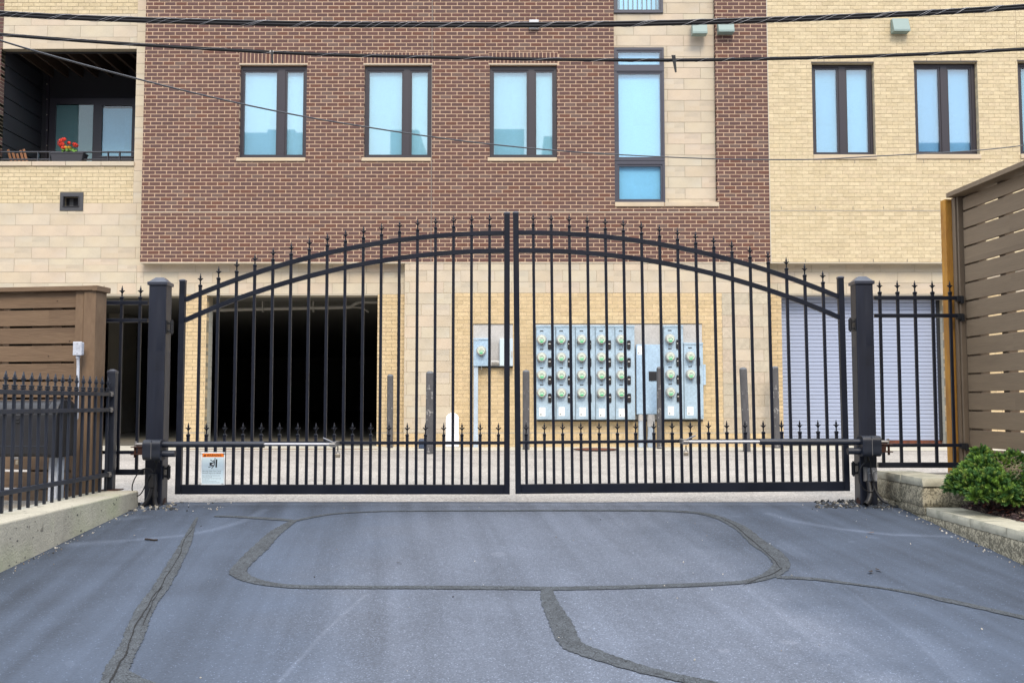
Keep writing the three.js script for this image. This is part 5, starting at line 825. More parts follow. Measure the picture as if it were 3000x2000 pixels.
{ // low dwarf conifer
  const c = V(3.97, 0.74, -7.86), t = thing('shrub', 'low bushy green conifer shrub spilling over the block wall', 'shrub', c);
  const stemM = S({ color: C(0.16, 0.1, 0.06), roughness: 0.95 }), br = [];
  for (let k = 0; k < 26; k++) { const a = rr(0, 6.3), r = rr(0.12, 0.36), h = rr(0.12, 0.36); br.push(tube([V(0, 0, 0), V(Math.cos(a) * r * 0.5, h * 0.7, Math.sin(a) * r * 0.5), V(Math.cos(a) * r, h, Math.sin(a) * r)], 0.005, 8, 5)); }
  mesh('branches', br.map((g) => uvm(g)), stemM, t);
  const needles = []; for (let i = 0; i < 26; i++) { const s = i / 26, a = i * 2.4, n = new THREE.PlaneGeometry(0.0052, 0.026, 1, 1); n.translate(0, 0.013, 0); n.rotateX(0.85 - 0.55 * s); n.rotateY(a); n.translate(0, s * 0.04, 0); needles.push(n.toNonIndexed()); }
  const sprig = mergeGeometries(needles.map((n) => n)), leafM = S({ color: 0xffffff, roughness: 0.65, side: THREE.DoubleSide });
  // mounded lobes: sprays grow outward from each lobe's skin
  const lobes = []; const lob = (px, py, d, r) => { const v = at(px, py, d).sub(c); lobes.push([v.x + 0.02, v.y - 0.015, v.z, r * 0.84]); };
  [[2868, 1326, 7.95, 0.045], [2872, 1350, 7.93, 0.075], [2850, 1365, 7.95, 0.07], [2905, 1360, 7.95, 0.085], [2835, 1388, 7.85, 0.085], [2880, 1385, 7.75, 0.12], [2925, 1368, 7.9, 0.1], [2965, 1355, 8.0, 0.08], [2990, 1362, 7.95, 0.08], [2810, 1412, 7.75, 0.085], [2850, 1420, 7.62, 0.11], [2900, 1420, 7.55, 0.12], [2945, 1412, 7.6, 0.1], [2985, 1408, 7.6, 0.11], [3030, 1400, 7.65, 0.13], [3060, 1380, 7.8, 0.13], [2790, 1420, 7.85, 0.055], [2945, 1450, 7.42, 0.06], [2962, 1452, 7.45, 0.06], [2920, 1440, 7.5, 0.07], [2860, 1445, 7.5, 0.05], [3035, 1435, 7.5, 0.1], [2880, 1400, 8.0, 0.14], [2960, 1400, 8.0, 0.14]].forEach((a) => lob(...a));
  const inst = [], bare = at(2978, 1382, 7.62).sub(c);
  for (const [x, y, z, r] of lobes) { const n = Math.round(330 * Math.pow(r / 0.1, 1.7)); for (let k = 0; k < n; k++) { const th = rr(0, 6.283), cz = rr(-0.55, 1), sr = Math.sqrt(1 - cz * cz), dir = V(sr * Math.cos(th), cz, sr * Math.sin(th)), rad = r * (0.5 + 0.55 * rnd() * (0.6 + 0.8 * fbm(dir.x * 3 + x * 9, dir.y * 3 + dir.z * 3, 2))), p = V(x, y, z).addScaledVector(dir, rad); if (p.y < 0.0) continue; if (p.distanceTo(bare) < 0.1 + 0.03 * rnd() && rnd() < 0.93) continue; inst.push([p, dir]); } }
  const m = shadow(new THREE.InstancedMesh(sprig, leafM, inst.length)), o = new THREE.Object3D();
  inst.forEach(([p, dir], i) => { o.position.copy(p); o.quaternion.setFromUnitVectors(V(0, 1, 0), dir.clone().add(V(rr(-0.5, 0.5), rr(-0.2, 0.5), rr(-0.5, 0.5))).normalize()); const s = rr(0.7, 1.25); o.scale.set(s, s, s); o.updateMatrix(); m.setMatrixAt(i, o.matrix); const k = rnd(), b = rr(0.75, 1.3); m.setColorAt(i, k < 0.45 ? C(0.14 * b, 0.25 * b, 0.035 * b) : k < 0.88 ? C(0.048 * b, 0.13 * b, 0.028 * b) : C(0.2 * b, 0.27 * b, 0.055 * b)); });
  m.name = 'foliage'; m.userData.kind = 'stuff'; t.add(m);
  const dead = []; for (let k = 0; k < 130; k++) { const p = bare.clone().add(V(rr(-0.09, 0.11), rr(-0.06, 0.06), rr(-0.08, 0.06))); const q = p.clone().add(V(rr(-0.06, 0.06), rr(-0.025, 0.035), rr(-0.04, 0.04))); dead.push(rod(p, q, 0.0017, 4)); } 
  for (let k = 0; k < 22; k++) { const p = at(rr(2920, 3000), rr(1340, 1365), rr(7.75, 7.95)).sub(c); dead.push(rod(p, p.clone().add(V(rr(-0.05, 0.05), rr(0, 0.05), rr(-0.03, 0.03))), 0.0018, 4)); }
  mesh('dead_twigs', dead.map((g) => uvm(g)), S({ color: C(0.33, 0.26, 0.18), roughness: 0.9 }), t);
}
{ // tall board fence running along the right side towards the camera
  const d0 = 9.0, x0 = X(2836, 1180, 8.93), t = thing('wood_fence', 'tall grey-brown board fence with an orange post on the right', 'fence', V(x0, 0.7, -8.93), null, 0.063), topY = Y(577, 8.95) - 0.7;
  // local: z towards the camera, boards face -x
  const bh = 0.151, p = 0.1672; let y = Y(779, 8.9) - 0.7; while (y < topY - 0.02) y += p; let k = 0;
  for (; y > -0.2; y -= p, k++) mesh('board', rbox(-0.002 + rr(-0.0015, 0.0015), 0.021, y - bh, Math.min(y, topY - 0.02), 0.018, 2.8, 0.003), smoothMats[k % 3], t);
  mesh('trim_post', rbox(-0.045, 0.03, -0.2, topY, -0.055, 0.012, 0.006), postGreyV, t);
  mesh('trim_board', rbox(-0.062, -0.047, -0.2, topY - 0.005, -0.07, -0.012, 0.004), postGreyV, t);
  mesh('orange_post', rbox(-0.118, -0.02, -0.2, Y(583, 9.0) - 0.7, -0.17, -0.078, 0.005), orangeM, t);
  mesh('cap_board', rbox(-0.112, 0.06, topY, topY + 0.046, -0.07, 2.8, 0.005), smoothMats[1], t);
  for (const z of [0.55, 1.7]) mesh('back_post', rbox(0.024, 0.11, -0.2, topY, z, z + 0.09, 0.004), postGreyV, t);
  mesh('back_post', rbox(0.024, 0.11, -0.2, topY, 0.015, 0.2, 0.004), postGreyV, t);
}

// ---------------------------------------------------------------- electric meters and boxes on the middle wall
const boxM = P({ color: C(0.44, 0.58, 0.69), roughness: 0.45, map: rep(grainTint, 0.6, 0.6), clearcoat: 0.15, clearcoatRoughness: 0.4 });
const boxM2 = P({ color: C(0.42, 0.58, 0.73), roughness: 0.45, map: rep(grainTint, 0.6, 0.6), clearcoat: 0.15, clearcoatRoughness: 0.4 });
const boxEdge = S({ color: C(0.12, 0.16, 0.19), roughness: 0.6 });
const galvM = S({ color: C(0.54, 0.52, 0.49), roughness: 0.7, map: rep(grainTint, 1, 1) });
const stickerT = ctex(canvas(96, 140, (x) => { x.fillStyle = '#eef0f0'; x.fillRect(0, 0, 96, 140); x.fillStyle = '#555'; [10, 28, 44].forEach((a) => x.fillRect(a, 8, 8, 8)); x.fillStyle = '#9aa'; for (let y = 30; y < 130; y += 9) x.fillRect(10, y, 30 + ((y * 37) % 44), 3); x.fillStyle = '#444'; x.beginPath(); x.arc(24, 112, 9, 0, 7); x.fill(); }));
const stickerM = S({ map: stickerT, roughness: 0.6 });
const tagT = ctex(canvas(64, 20, (x) => { x.fillStyle = '#14161a'; x.fillRect(0, 0, 64, 20); x.fillStyle = '#7d8589'; [10, 18, 26, 38, 46].forEach((a, i) => x.fillRect(a, 6, 5, 8)); }));
const tagM = S({ map: tagT, roughness: 0.5 });
const dialT = ctex(canvas(256, 256, (x) => {
  x.fillStyle = '#ccd4c6'; x.beginPath(); x.arc(128, 128, 128, 0, 7); x.fill(); x.fillStyle = '#4b5048'; x.fillRect(78, 84, 98, 24); x.fillStyle = '#9aa08a'; x.fillRect(84, 88, 86, 16); x.fillStyle = '#33382f'; for (let k = 0; k < 6; k++) x.fillRect(90 + k * 13, 90, 7, 12);
  x.fillStyle = '#333'; x.fillRect(34, 92, 24, 10); x.fillStyle = '#3db87c'; x.fillRect(44, 142, 168, 22); x.fillStyle = '#333a36'; x.beginPath(); x.arc(92, 140, 9, 0, 7); x.arc(196, 140, 12, 0, 7); x.fill();
  x.fillStyle = '#2fb36f'; x.beginPath(); x.moveTo(50, 190); x.lineTo(206, 190); x.quadraticCurveTo(180, 240, 128, 242); x.quadraticCurveTo(76, 240, 50, 190); x.fill(); x.fillStyle = '#e9ece4'; for (let k = 0; k < 5; k++) x.fillRect(72 + k * 22, 172, 16, 8);
}));
const dialM = P({ map: dialT, roughness: 0.35, clearcoat: 0.8, clearcoatRoughness: 0.1 }), ringM = S({ color: C(0.5, 0.51, 0.5), roughness: 0.45, metalness: 0.5 }), greyLead = S({ color: C(0.22, 0.22, 0.21), roughness: 0.5 });
const bezelM = P({ color: C(0.4, 0.41, 0.38), roughness: 0.3, clearcoat: 0.5 });
const R = 0.083;
const baseG = uvm(new THREE.CylinderGeometry(R + 0.004, R + 0.008, 0.03, 24).rotateX(Math.PI / 2).translate(0, 0, 0.015)), rimG = uvm(new THREE.LatheGeometry([[R - 0.004, 0.03], [R + 0.001, 0.035], [R - 0.002, 0.075], [R - 0.012, 0.092], [R - 0.02, 0.092]].map((p) => new THREE.Vector2(...p)), 24).rotateX(Math.PI / 2)), dialG = new THREE.CircleGeometry(R - 0.0155, 28).translate(0, 0, 0.0915), clipG = merge([rbox(-0.03, -0.01, -R - 0.022, -R + 0.004, 0.01, 0.03, 0.002), rbox(0.004, 0.022, -R - 0.03, -R + 0.004, 0.01, 0.03, 0.002), rod(V(0.012, -R - 0.02, 0.025), V(0.018, -R - 0.07, 0.02), 0.003, 5), rod(V(0.02, -R - 0.065, 0.02), V(0.004, -R - 0.072, 0.02), 0.003, 5)].map((g) => uvm(g)));
function meter(parent, x, y, z, turn) { const m = mesh('meter', baseG, ringM, parent); m.position.set(x, y, z); const a = shadow(new THREE.Mesh(rimG, bezelM)), b = shadow(new THREE.Mesh(dialG, dialM)), c = shadow(new THREE.Mesh(clipG, greyLead)); a.name = 'meter_rim'; b.name = 'meter_dial'; c.name = 'seal_clip'; c.rotation.z = turn; m.add(a, b, c); return m; }
const MD = F - 0.16; // front plane of the cabinets
function cabinet(label, r, meters, o = {}) {
  const d = o.d ?? MD, k = rectPx(...r, d), t = thing(o.name || 'meter_cabinet', label, o.category || 'meter cabinet', V((k.x0 + k.x1) / 2, k.y0, -d), o.group === undefined ? 'electric meter cabinets on the tan brick wall' : o.group), p = t.position, w = k.x1 - k.x0, h = k.y1 - k.y0, depth = o.depth ?? 0.13;
  mesh('enclosure', rbox(-w / 2, w / 2, 0, h, -depth, 0, 0.006), o.mat || boxM, t);
  const lx = (px) => X(px, (r[1] + r[3]) / 2, d) - p.x, ly = (py) => Y(py, d) - p.y;
  if (meters) {
    const mx = lx(meters.x), sec = o.sec ?? lx(meters.x + 16);
    mesh('top_flange', rbox(-w / 2 - 0.003, w / 2 + 0.003, h - 0.028, h + 0.003, -depth, 0.012, 0.004), o.mat || boxM, t);
    for (let i = 0; i < meters.y.length; i++) {
      const y = ly(meters.y[i]);
      mesh('meter_cover', rbox(-w / 2 + 0.012, sec, y - 0.152, y + 0.152, -0.002, 0.004, 0.0015), o.mat || boxM, t);
      meter(t, mx, y, 0.004, pick([0, 0, 0.05, -0.1, -0.6, 0.1, -0.7]));
      if (i > 0 || o.tagTop !== false) mesh('name_tag', new THREE.PlaneGeometry(0.062, 0.02).translate(mx + 0.0, y + (i ? 0.124 + 0.012 * (i % 2) : 0.15), i ? 0.0055 : 0.0055), tagM, t);
      const bx = sec + 0.018, bw = 0.056, by = y - 0.13; if (bx + bw < w / 2 + 0.02) { const b = mesh('breaker', extr([[0.01, -0.005], [bw - 0.01, -0.005], [bw, 0.01], [bw, 0.135], [bw - 0.01, 0.155], [bw - 0.018, 0.15], [0.018, 0.15], [0.01, 0.155], [0, 0.135], [0, 0.01]], 0.02, 0.003).translate(bx, by - 0.04, 0.0), blackPl, t); const s = shadow(new THREE.Mesh(box(bx + 0.006, bx + bw - 0.01, by + 0.045, by + 0.058, 0.02, 0.0265), S({ color: C(0.7, 0.7, 0.68), roughness: 0.5 }))); s.name = 'breaker_label'; b.add(s); }
    }
    const yl = ly(meters.y[meters.y.length - 1]) - 0.16;
    mesh('lower_cover', rbox(-w / 2 + 0.012, sec, 0.014, (o.lower ? ly(o.lower) : yl), -0.002, 0.004, 0.0015), o.mat || boxM, t);
    if (o.lower) mesh('blank_cover', rbox(-w / 2 + 0.012, sec, ly(o.lower) + 0.004, yl + 0.006, -0.002, 0.004, 0.0015), o.mat || boxM, t);
    mesh('side_gap', box(-w / 2 - 0.004, -w / 2 + 0.003, 0, h - 0.02, -0.05, 0.002), boxEdge, t);
  }
  if (o.sticker) { const s = rectPx(...o.sticker, d); mesh('paper_label', new THREE.PlaneGeometry(s.x1 - s.x0, s.y1 - s.y0).translate((s.x0 + s.x1) / 2 - p.x, (s.y0 + s.y1) / 2 - p.y, 0.0058), stickerM, t); }
  for (const [px, py] of o.screws || []) mesh('screw', uvm(new THREE.SphereGeometry(0.006, 8, 5).translate(lx(px), ly(py), 0.003)), greyLead, t);
  return Object.assign(t, { lx, ly, w, h });
}
const ys4 = [994.3, 1046, 1098, 1150];
[[1571, 1628], [1629.3, 1685.5], [1686.5, 1744], [1745, 1802], [1803, 1860]].forEach(([a, b], i) => {
  const side = [8, 4, 11, 10, 17][i];
  cabinet(['leftmost tall column of four electric meters on the wall', 'second tall meter column from the left on the wall', 'third tall meter column, middle of the five joined ones', 'fourth tall meter column from the left on the wall', 'fifth tall meter column, just left of the plain cabinet'][i], [a, 953.5, b, 1229], { x: [1587, 1644.5, 1704, 1762, 1819.5][i], y: ys4 }, { sticker: [[1580, 1193, 1598, 1219], [1637, 1192, 1654.5, 1218], [1698, 1193, 1716, 1219], [1755, 1196, 1773, 1221], [1813, 1196, 1831, 1221]][i], screws: [[a + 3, 964], [a + 4, 1195], [a + 4, 1222], [b - 3, 964], [b - 3, 1222]] });
});
cabinet('tall column of four meters right of the plain cabinet', [1946, 953.5, 2003, 1227], { x: 1963.6, y: [992.6, 1044.5, 1096, 1148] }, { sticker: [1957, 1190, 1975, 1216], screws: [[1949, 963], [1951, 1193], [2000, 963]] });
{ const t = cabinet('shorter rightmost cabinet with two electric meters', [2004.5, 1004, 2061, 1227], { x: 2023, y: [1043.7, 1096] }, { lower: 1182, sticker: [2014, 1191, 2032, 1216], screws: [[2008, 1015], [2059, 1015], [2059, 1218], [2010, 1195]] }); mesh('side_gutter', rbox(t.lx(2061.5), t.lx(2069), t.ly(1127), t.ly(1067), -0.12, -0.01, 0.004), boxM, t); }
{
  const t = cabinet('plain pale blue cabinet with a black square latch between the meters', [1865, 1008.5, 1945, 1213.5], null, { name: 'switch_cabinet', category: 'electrical cabinet', group: null, mat: boxM2, depth: 0.1, sticker: [1868, 1013, 1881, 1039] });
  mesh('cover_left', rbox(t.lx(1866), t.lx(1891), 0.006, t.h - 0.006, -0.01, 0.005, 0.002), boxM2, t); mesh('cover_right', rbox(t.lx(1892), t.lx(1944.5), 0.006, t.h - 0.004, -0.01, 0.014, 0.004), boxM2, t);
  mesh('black_latch', rbox(t.lx(1901), t.lx(1924), t.ly(1115), t.ly(1088), 0.012, 0.03, 0.004), blackPl, t);
  const cm = S({ color: C(0.48, 0.56, 0.64), roughness: 0.55, map: rep(grainTint, 1.2, 1.2) }), gy = groundY(17.2) - t.position.y - 0.02;
  for (const [px, r, c] of [[1877.5, 0.042, 1232], [1908, 0.062, 1250]]) { mesh('conduit', uvm(rod(V(t.lx(px), gy, -0.05), V(t.lx(px), 0.004, -0.05), r, 20)), cm, t); mesh('conduit_coupling', uvm(rod(V(t.lx(px), t.ly(c), -0.05), V(t.lx(px), -0.002, -0.05), r * 1.14, 20)), galvM, t); mesh('conduit_coupling', uvm(rod(V(t.lx(px), gy, -0.05), V(t.lx(px), gy + 0.22, -0.05), r * 1.1, 20)), cm, t); }
}
{ // separate small meter and disconnect on their own backing
  const t = cabinet('single small meter box on its own left of the others', [1387, 991, 1432, 1072], { x: 1410, y: [1027] }, { name: 'single_meter_box', category: 'meter box', group: null, mat: boxM2, sec: X(1430, 1030, MD) - X(1409.5, 1030, MD), tagTop: false });
  t.children.filter((c) => c.name === 'lower_cover' || c.name === 'side_gap').forEach((c) => t.remove(c));
  mesh('red_sticker', box(t.lx(1404), t.lx(1415), t.ly(995.5), t.ly(992.5), 0.004, 0.0075), S({ color: C(0.5, 0.04, 0.03), roughness: 0.5 }), t); mesh('white_sticker', box(t.lx(1389), t.lx(1403), t.ly(997), t.ly(992.5), 0.004, 0.007), S({ color: C(0.7, 0.72, 0.72), roughness: 0.5 }), t);
  const cm = S({ color: C(0.5, 0.6, 0.7), roughness: 0.5, map: rep(grainTint, 1.2, 1.2) }), gy = groundY(17.2) - t.position.y - 0.02;
  mesh('conduit', rbox(t.lx(1387.5), t.lx(1400.5), gy, 0.01, -0.1, -0.03, 0.012), cm, t); mesh('conduit_coupling', rbox(t.lx(1387), t.lx(1401.5), gy, t.ly(1274), -0.102, -0.026, 0.01), cm, t); mesh('ground_rod', uvm(rod(V(t.lx(1410), t.ly(1082), -0.06), V(t.lx(1410), 0.0, -0.06), 0.008, 8)), galvM, t);
  const u = cabinet('narrow pale switch box beside the single small meter', [1463.5, 991, 1503, 1072], null, { name: 'switch_box', category: 'electrical box', group: null, mat: P({ color: C(0.5, 0.58, 0.64), roughness: 0.45 }) });
  mesh('door', rbox(-u.w / 2 + 0.008, u.w / 2 - 0.05, 0.01, u.h - 0.01, -0.01, 0.006, 0.003), P({ color: C(0.55, 0.66, 0.68), roughness: 0.4 }), u); mesh('handle', rbox(u.w / 2 - 0.03, u.w / 2 - 0.012, u.h * 0.35, u.h * 0.55, 0, 0.03, 0.004), galvM, u);
  mesh('elbow', uvm(tube([V(-u.w / 2 - 0.17, 0.02, -0.06), V(-u.w / 2 - 0.15, 0.07, -0.06), V(-u.w / 2 - 0.05, 0.075, -0.06), V(-u.w / 2 + 0.01, 0.06, -0.06)], 0.032, 20, 12)), galvM, u);
  for (const [lab, r] of [['grey backing board behind the single meter box', [1386.5, 950.5, 1502.5, 1072.5]], ['wide grey backing board behind the joined meter columns', [1570, 949.5, 2058.5, 1229]]]) { const k = rectPx(...r, F - 0.02), b = thing('backing_board', lab, 'backing board', V(k.x0, k.y0, -F)); mesh('board_sheet', rbox(0, k.x1 - k.x0, 0, k.y1 - k.y0, -0.01, 0.022, 0.002), galvM, b); mesh('top_edge', box(-0.004, k.x1 - k.x0 + 0.004, k.y1 - k.y0 - 0.004, k.y1 - k.y0 + 0.01, -0.012, 0.026), S({ color: C(0.06, 0.06, 0.055), roughness: 0.7 }), b); mesh('bottom_edge', box(0.02, k.x1 - k.x0, -0.03, -0.003, -0.012, 0.03), S({ color: C(0.03, 0.03, 0.03), roughness: 0.7 }), b); }
}
{ // white arched pipe cover at the foot of the wall
  const d = F - 0.13, a = at(1306.5, 1306, d), b = at(1343.5, 1210, d), w = b.x - a.x, h = b.y - a.y, t = thing('pipe_cover', 'white round-topped pipe cover at the foot of the wall', 'pipe cover', V((a.x + b.x) / 2, a.y - 0.02, -d)), m = P({ color: C(0.84, 0.84, 0.84), roughness: 0.35, clearcoat: 0.3 });
  const s = new THREE.Shape(); s.moveTo(-w / 2, 0); s.lineTo(w / 2, 0); s.lineTo(w / 2, h - w / 2 + 0.03); s.absarc(0, h - w / 2 + 0.02, w / 2, 0.05, Math.PI - 0.05, false); s.lineTo(-w / 2, 0);
  mesh('arched_shell', uvm(new THREE.ExtrudeGeometry(s, { depth: 0.1, bevelEnabled: true, bevelSize: 0.008, bevelThickness: 0.02, bevelSegments: 3, curveSegments: 16 }).translate(0, 0, -0.115)), m, t);
  mesh('lower_collar', rbox(-w / 2 - 0.01, w / 2 + 0.01, 0, Y(1273, d) - t.position.y, -0.12, 0.014, 0.012), m, t);
}
// bollards
[[1141.5, 1096, 1312, 0.11, 0.0, 'dark bollard just right of the open garage'], [1257, 1086.5, 1329, 0.122, 0.004, 'scuffed bollard in front of the left stone pilaster'], [1541.5, 1083, 1317.5, 0.12, 0.0, 'bollard just left of the joined meter columns'], [1935, 1073, 1315, 0.122, 0.006, 'bollard in front of the plain pale blue cabinet'], [2189, 1075, 1322.5, 0.124, -0.032, 'leaning bollard in front of the right stone pilaster'], [2277, 1072, 1313, 0.115, -0.008, 'bollard beside the closed roller shutter']].forEach(([px, p0, p1, dia, lean, label], i) => {
  let d = 16.5; for (let k = 0; k < 30; k++) { const e = Y(p1, d) - groundY(d); d += e > 0 ? 0.1 / (k / 6 + 1) : -0.1 / (k / 6 + 1); } d = Math.max(14.9, Math.min(17.15, d));
  const t = thing('bollard', label, 'bollard', V(X(px, p1, d), groundY(d) - 0.01, -d), 'dark steel bollards along the wall'), h = Y(p0, d) - t.position.y, r = dia / 2; t.rotation.z = -lean + 0.0;
  const tx = bollardTex[i % 2];
  mesh('pipe', uvm(new THREE.CylinderGeometry(r, r, h - r * 0.6, 24, 1, true).translate(0, (h - r * 0.6) / 2, 0)), S({ map: tx, roughness: 0.55 }), t);
  mesh('domed_cap', uvm(new THREE.SphereGeometry(r, 24, 8, 0, Math.PI * 2, 0, Math.PI / 2).scale(1, 0.6, 1).translate(0, h - r * 0.6, 0)), S({ color: C(0.14, 0.15, 0.165), roughness: 0.5 }), t);
});
{ // dark blue box by the wall
  const d = 16.95, a = at(1227, 1310, d), b = at(1270, 1281, d), t = thing('blue_box', 'small dark blue box on the ground behind the scuffed bollard', 'box', V((a.x + b.x) / 2, groundY(d), -d)), w = b.x - a.x, h = b.y - a.y;
  const m = S({ color: C(0.035, 0.055, 0.1), roughness: 0.5 }); mesh('box_body', rbox(-w / 2, w / 2, 0, h * 0.62, -0.1, 0.1, 0.02), m, t); mesh('box_lid', rbox(-w / 2 - 0.006, w / 2 + 0.006, h * 0.63, h, -0.106, 0.106, 0.03), m, t);
}
{ // rusty cover in the pavement
  const d = 16.6, t = thing('manhole_cover', 'rusty round cover in the pavement below the meters', 'manhole cover', V(X(1745, 1318, d), groundY(d) + 0.003, -d)); mesh('cover_plate', uvm(new THREE.CylinderGeometry(0.36, 0.36, 0.012, 40).translate(0, 0.004, 0)), S({ map: rep(rustTex, 2, 3), color: C(1.3, 1.2, 1.1), roughness: 0.95 }), t); mesh('cover_ring', uvm(new THREE.TorusGeometry(0.365, 0.012, 6, 40).rotateX(Math.PI / 2).translate(0, 0.006, 0)), oldRust, t);
}
// ---------------------------------------------------------------- balcony things
{
  const d = B + 0.16, wick = S({ color: C(0.025, 0.025, 0.032), roughness: 0.7, bumpMap: rep(woodBump, 6, 1), bumpScale: 0.003 });
  const trough = (label, px0, px1, py0, dd, group) => { const a = at(px0, 478, dd), b = at(px1, py0, dd), w = b.x - a.x, h = b.y - a.y + 0.03, t = thing('planter', label, 'planter', V((a.x + b.x) / 2, a.y - 0.03, -dd), group); const g = extr([[-w / 2 * 0.84, 0], [w / 2 * 0.84, 0], [w / 2, h], [-w / 2, h]], 0.2, 0.006); g.translate(0, 0, -0.2); mesh('trough', uvm(g), wick, t); mesh('rim', rbox(-w / 2 - 0.008, w / 2 + 0.008, h - 0.02, h + 0.012, -0.215, 0.012, 0.004), wick, t); mesh('potting_soil', box(-w / 2 + 0.03, w / 2 - 0.03, h - 0.02, h + 0.016, -0.18, -0.02), soilM, t); return t; };
  trough('dark woven planter holding red geraniums on the balcony', 146, 242, 447, B - 0.0, 'balcony planters'); trough('dark empty planter behind the right end of the balcony railing', 289, 388, 459, d + 0.1, 'balcony planters');
  const c = at(196, 447, B + 0.1), t = thing('geranium', 'red geranium with green leaves in the balcony planter', 'flower', c), fl = S({ color: C(0.62, 0.035, 0.015), roughness: 0.7, side: THREE.DoubleSide }), yl = S({ color: C(0.6, 0.3, 0.03), roughness: 0.7, side: THREE.DoubleSide }), lf = S({ color: C(0.1, 0.22, 0.03), roughness: 0.7, side: THREE.DoubleSide }), st = S({ color: C(0.09, 0.15, 0.04), roughness: 0.8 });
  const head = (px, py, r, m) => { const p = at(px, py, B + 0.08 + rr(-0.04, 0.04)).sub(c), gs = []; for (let k = 0; k < 34; k++) { const th = rr(0, 6.28), cz = rr(-0.7, 1), s = Math.sqrt(1 - cz * cz), g = new THREE.CircleGeometry(0.016, 5); g.lookAt(V(s * Math.cos(th), cz, s * Math.sin(th))); g.translate(p.x + r * s * Math.cos(th), p.y + r * 0.8 * cz, p.z + r * s * Math.sin(th)); gs.push(g); } mesh('flower_head', gs, m, t); mesh('stem', uvm(tube([V(rr(-0.04, 0.04), -0.06, 0), V(p.x * 0.5, p.y * 0.6 - 0.02, 0), p], 0.004, 8, 5)), st, t); };
  [[177, 413, 0.055], [181, 425, 0.06], [175, 421, 0.045], [186, 408, 0.04], [183, 433, 0.04], [201, 419, 0.035], [220, 425, 0.05], [217, 422, 0.035], [208, 448, 0.035]].forEach(([x, y, r]) => head(x, y, r, fl)); [[191, 433, 0.04], [202, 432, 0.035]].forEach(([x, y, r]) => head(x, y, r, yl));
  const gs = []; for (let k = 0; k < 70; k++) { const p = at(rr(180, 222), 444 + rr(-7, 5), B + rr(0.03, 0.16)).sub(c), g = new THREE.CircleGeometry(rr(0.018, 0.035), 7); g.lookAt(V(rr(-1, 1), rr(0.2, 1.2), rr(0.2, 1))); g.translate(p.x, p.y, p.z); gs.push(g); } const lv = mesh('leaves', gs, lf, t); lv.userData.kind = 'stuff';
  // slatted wooden chair seen over the parapet
  const dc = B + 0.26, cc = at(50, 470, dc), ch = thing('balcony_chair', 'orange-brown slatted wooden chair at the left end of the balcony', 'chair', V(cc.x, bal.y0 - 0.8, -dc)), wm = S({ color: C(0.42, 0.2, 0.1), roughness: 0.7, map: rep(grainTint, 2, 2) }), base = bal.y0 - 0.8;
  [[20, 438], [33, 443], [46, 450], [56, 440], [66, 437]].forEach(([px, py], i) => { const a = at(px + 2, py, dc), b = at(px + 14, 476, dc); mesh('back_slat', bar(V(b.x - cc.x + 0.02, b.y - base - 0.25, -0.1), V(a.x - cc.x, a.y - base, 0.0), 0.018, 0.042), wm, ch); });
  mesh('seat', rbox(-0.16, 0.3, 0.36, 0.385, -0.5, -0.06, 0.004), wm, ch); for (const [x, z] of [[-0.13, -0.47], [0.27, -0.47], [-0.13, -0.09], [0.27, -0.09]]) mesh('leg', rbox(x - 0.02, x + 0.02, 0, 0.37, z - 0.02, z + 0.02, 0.003), wm, ch); for (const x of [-0.17, 0.31]) mesh('armrest', rbox(x - 0.04, x + 0.04, 0.54, 0.56, -0.5, -0.05, 0.004), wm, ch);
}
// ---------------------------------------------------------------- overhead cables
function cablePath(pts, dep) { return new THREE.CatmullRomCurve3(pts.map(([px, py], i) => at(px, py, dep(px)))); }
function wireRun(t, curve, offs, r, m, name, n = 160) { const p = []; for (let i = 0; i <= n; i++) { const u = i / n; p.push(curve.getPoint(u).add(V(0, offs[0], offs[1]))); } mesh(name, uvm(new THREE.TubeGeometry(new THREE.CatmullRomCurve3(p), n, r, 8)), m, t); }
function lashing(t, curve, r, turns, ph, hgt = 1, oy = 0) { const L = turns, p = [], n = turns * 14; for (let i = 0; i <= n; i++) { const u = i / n, a = u * turns * Math.PI * 2 + ph + 0.9 * Math.sin(u * 23 + ph * 5); p.push(curve.getPoint(u).add(V(0, oy + Math.sin(a) * r * hgt, Math.cos(a) * r))); } mesh('lashing_wire', uvm(new THREE.TubeGeometry(new THREE.CatmullRomCurve3(p), n, 0.0016, 4)), steelM, t); }
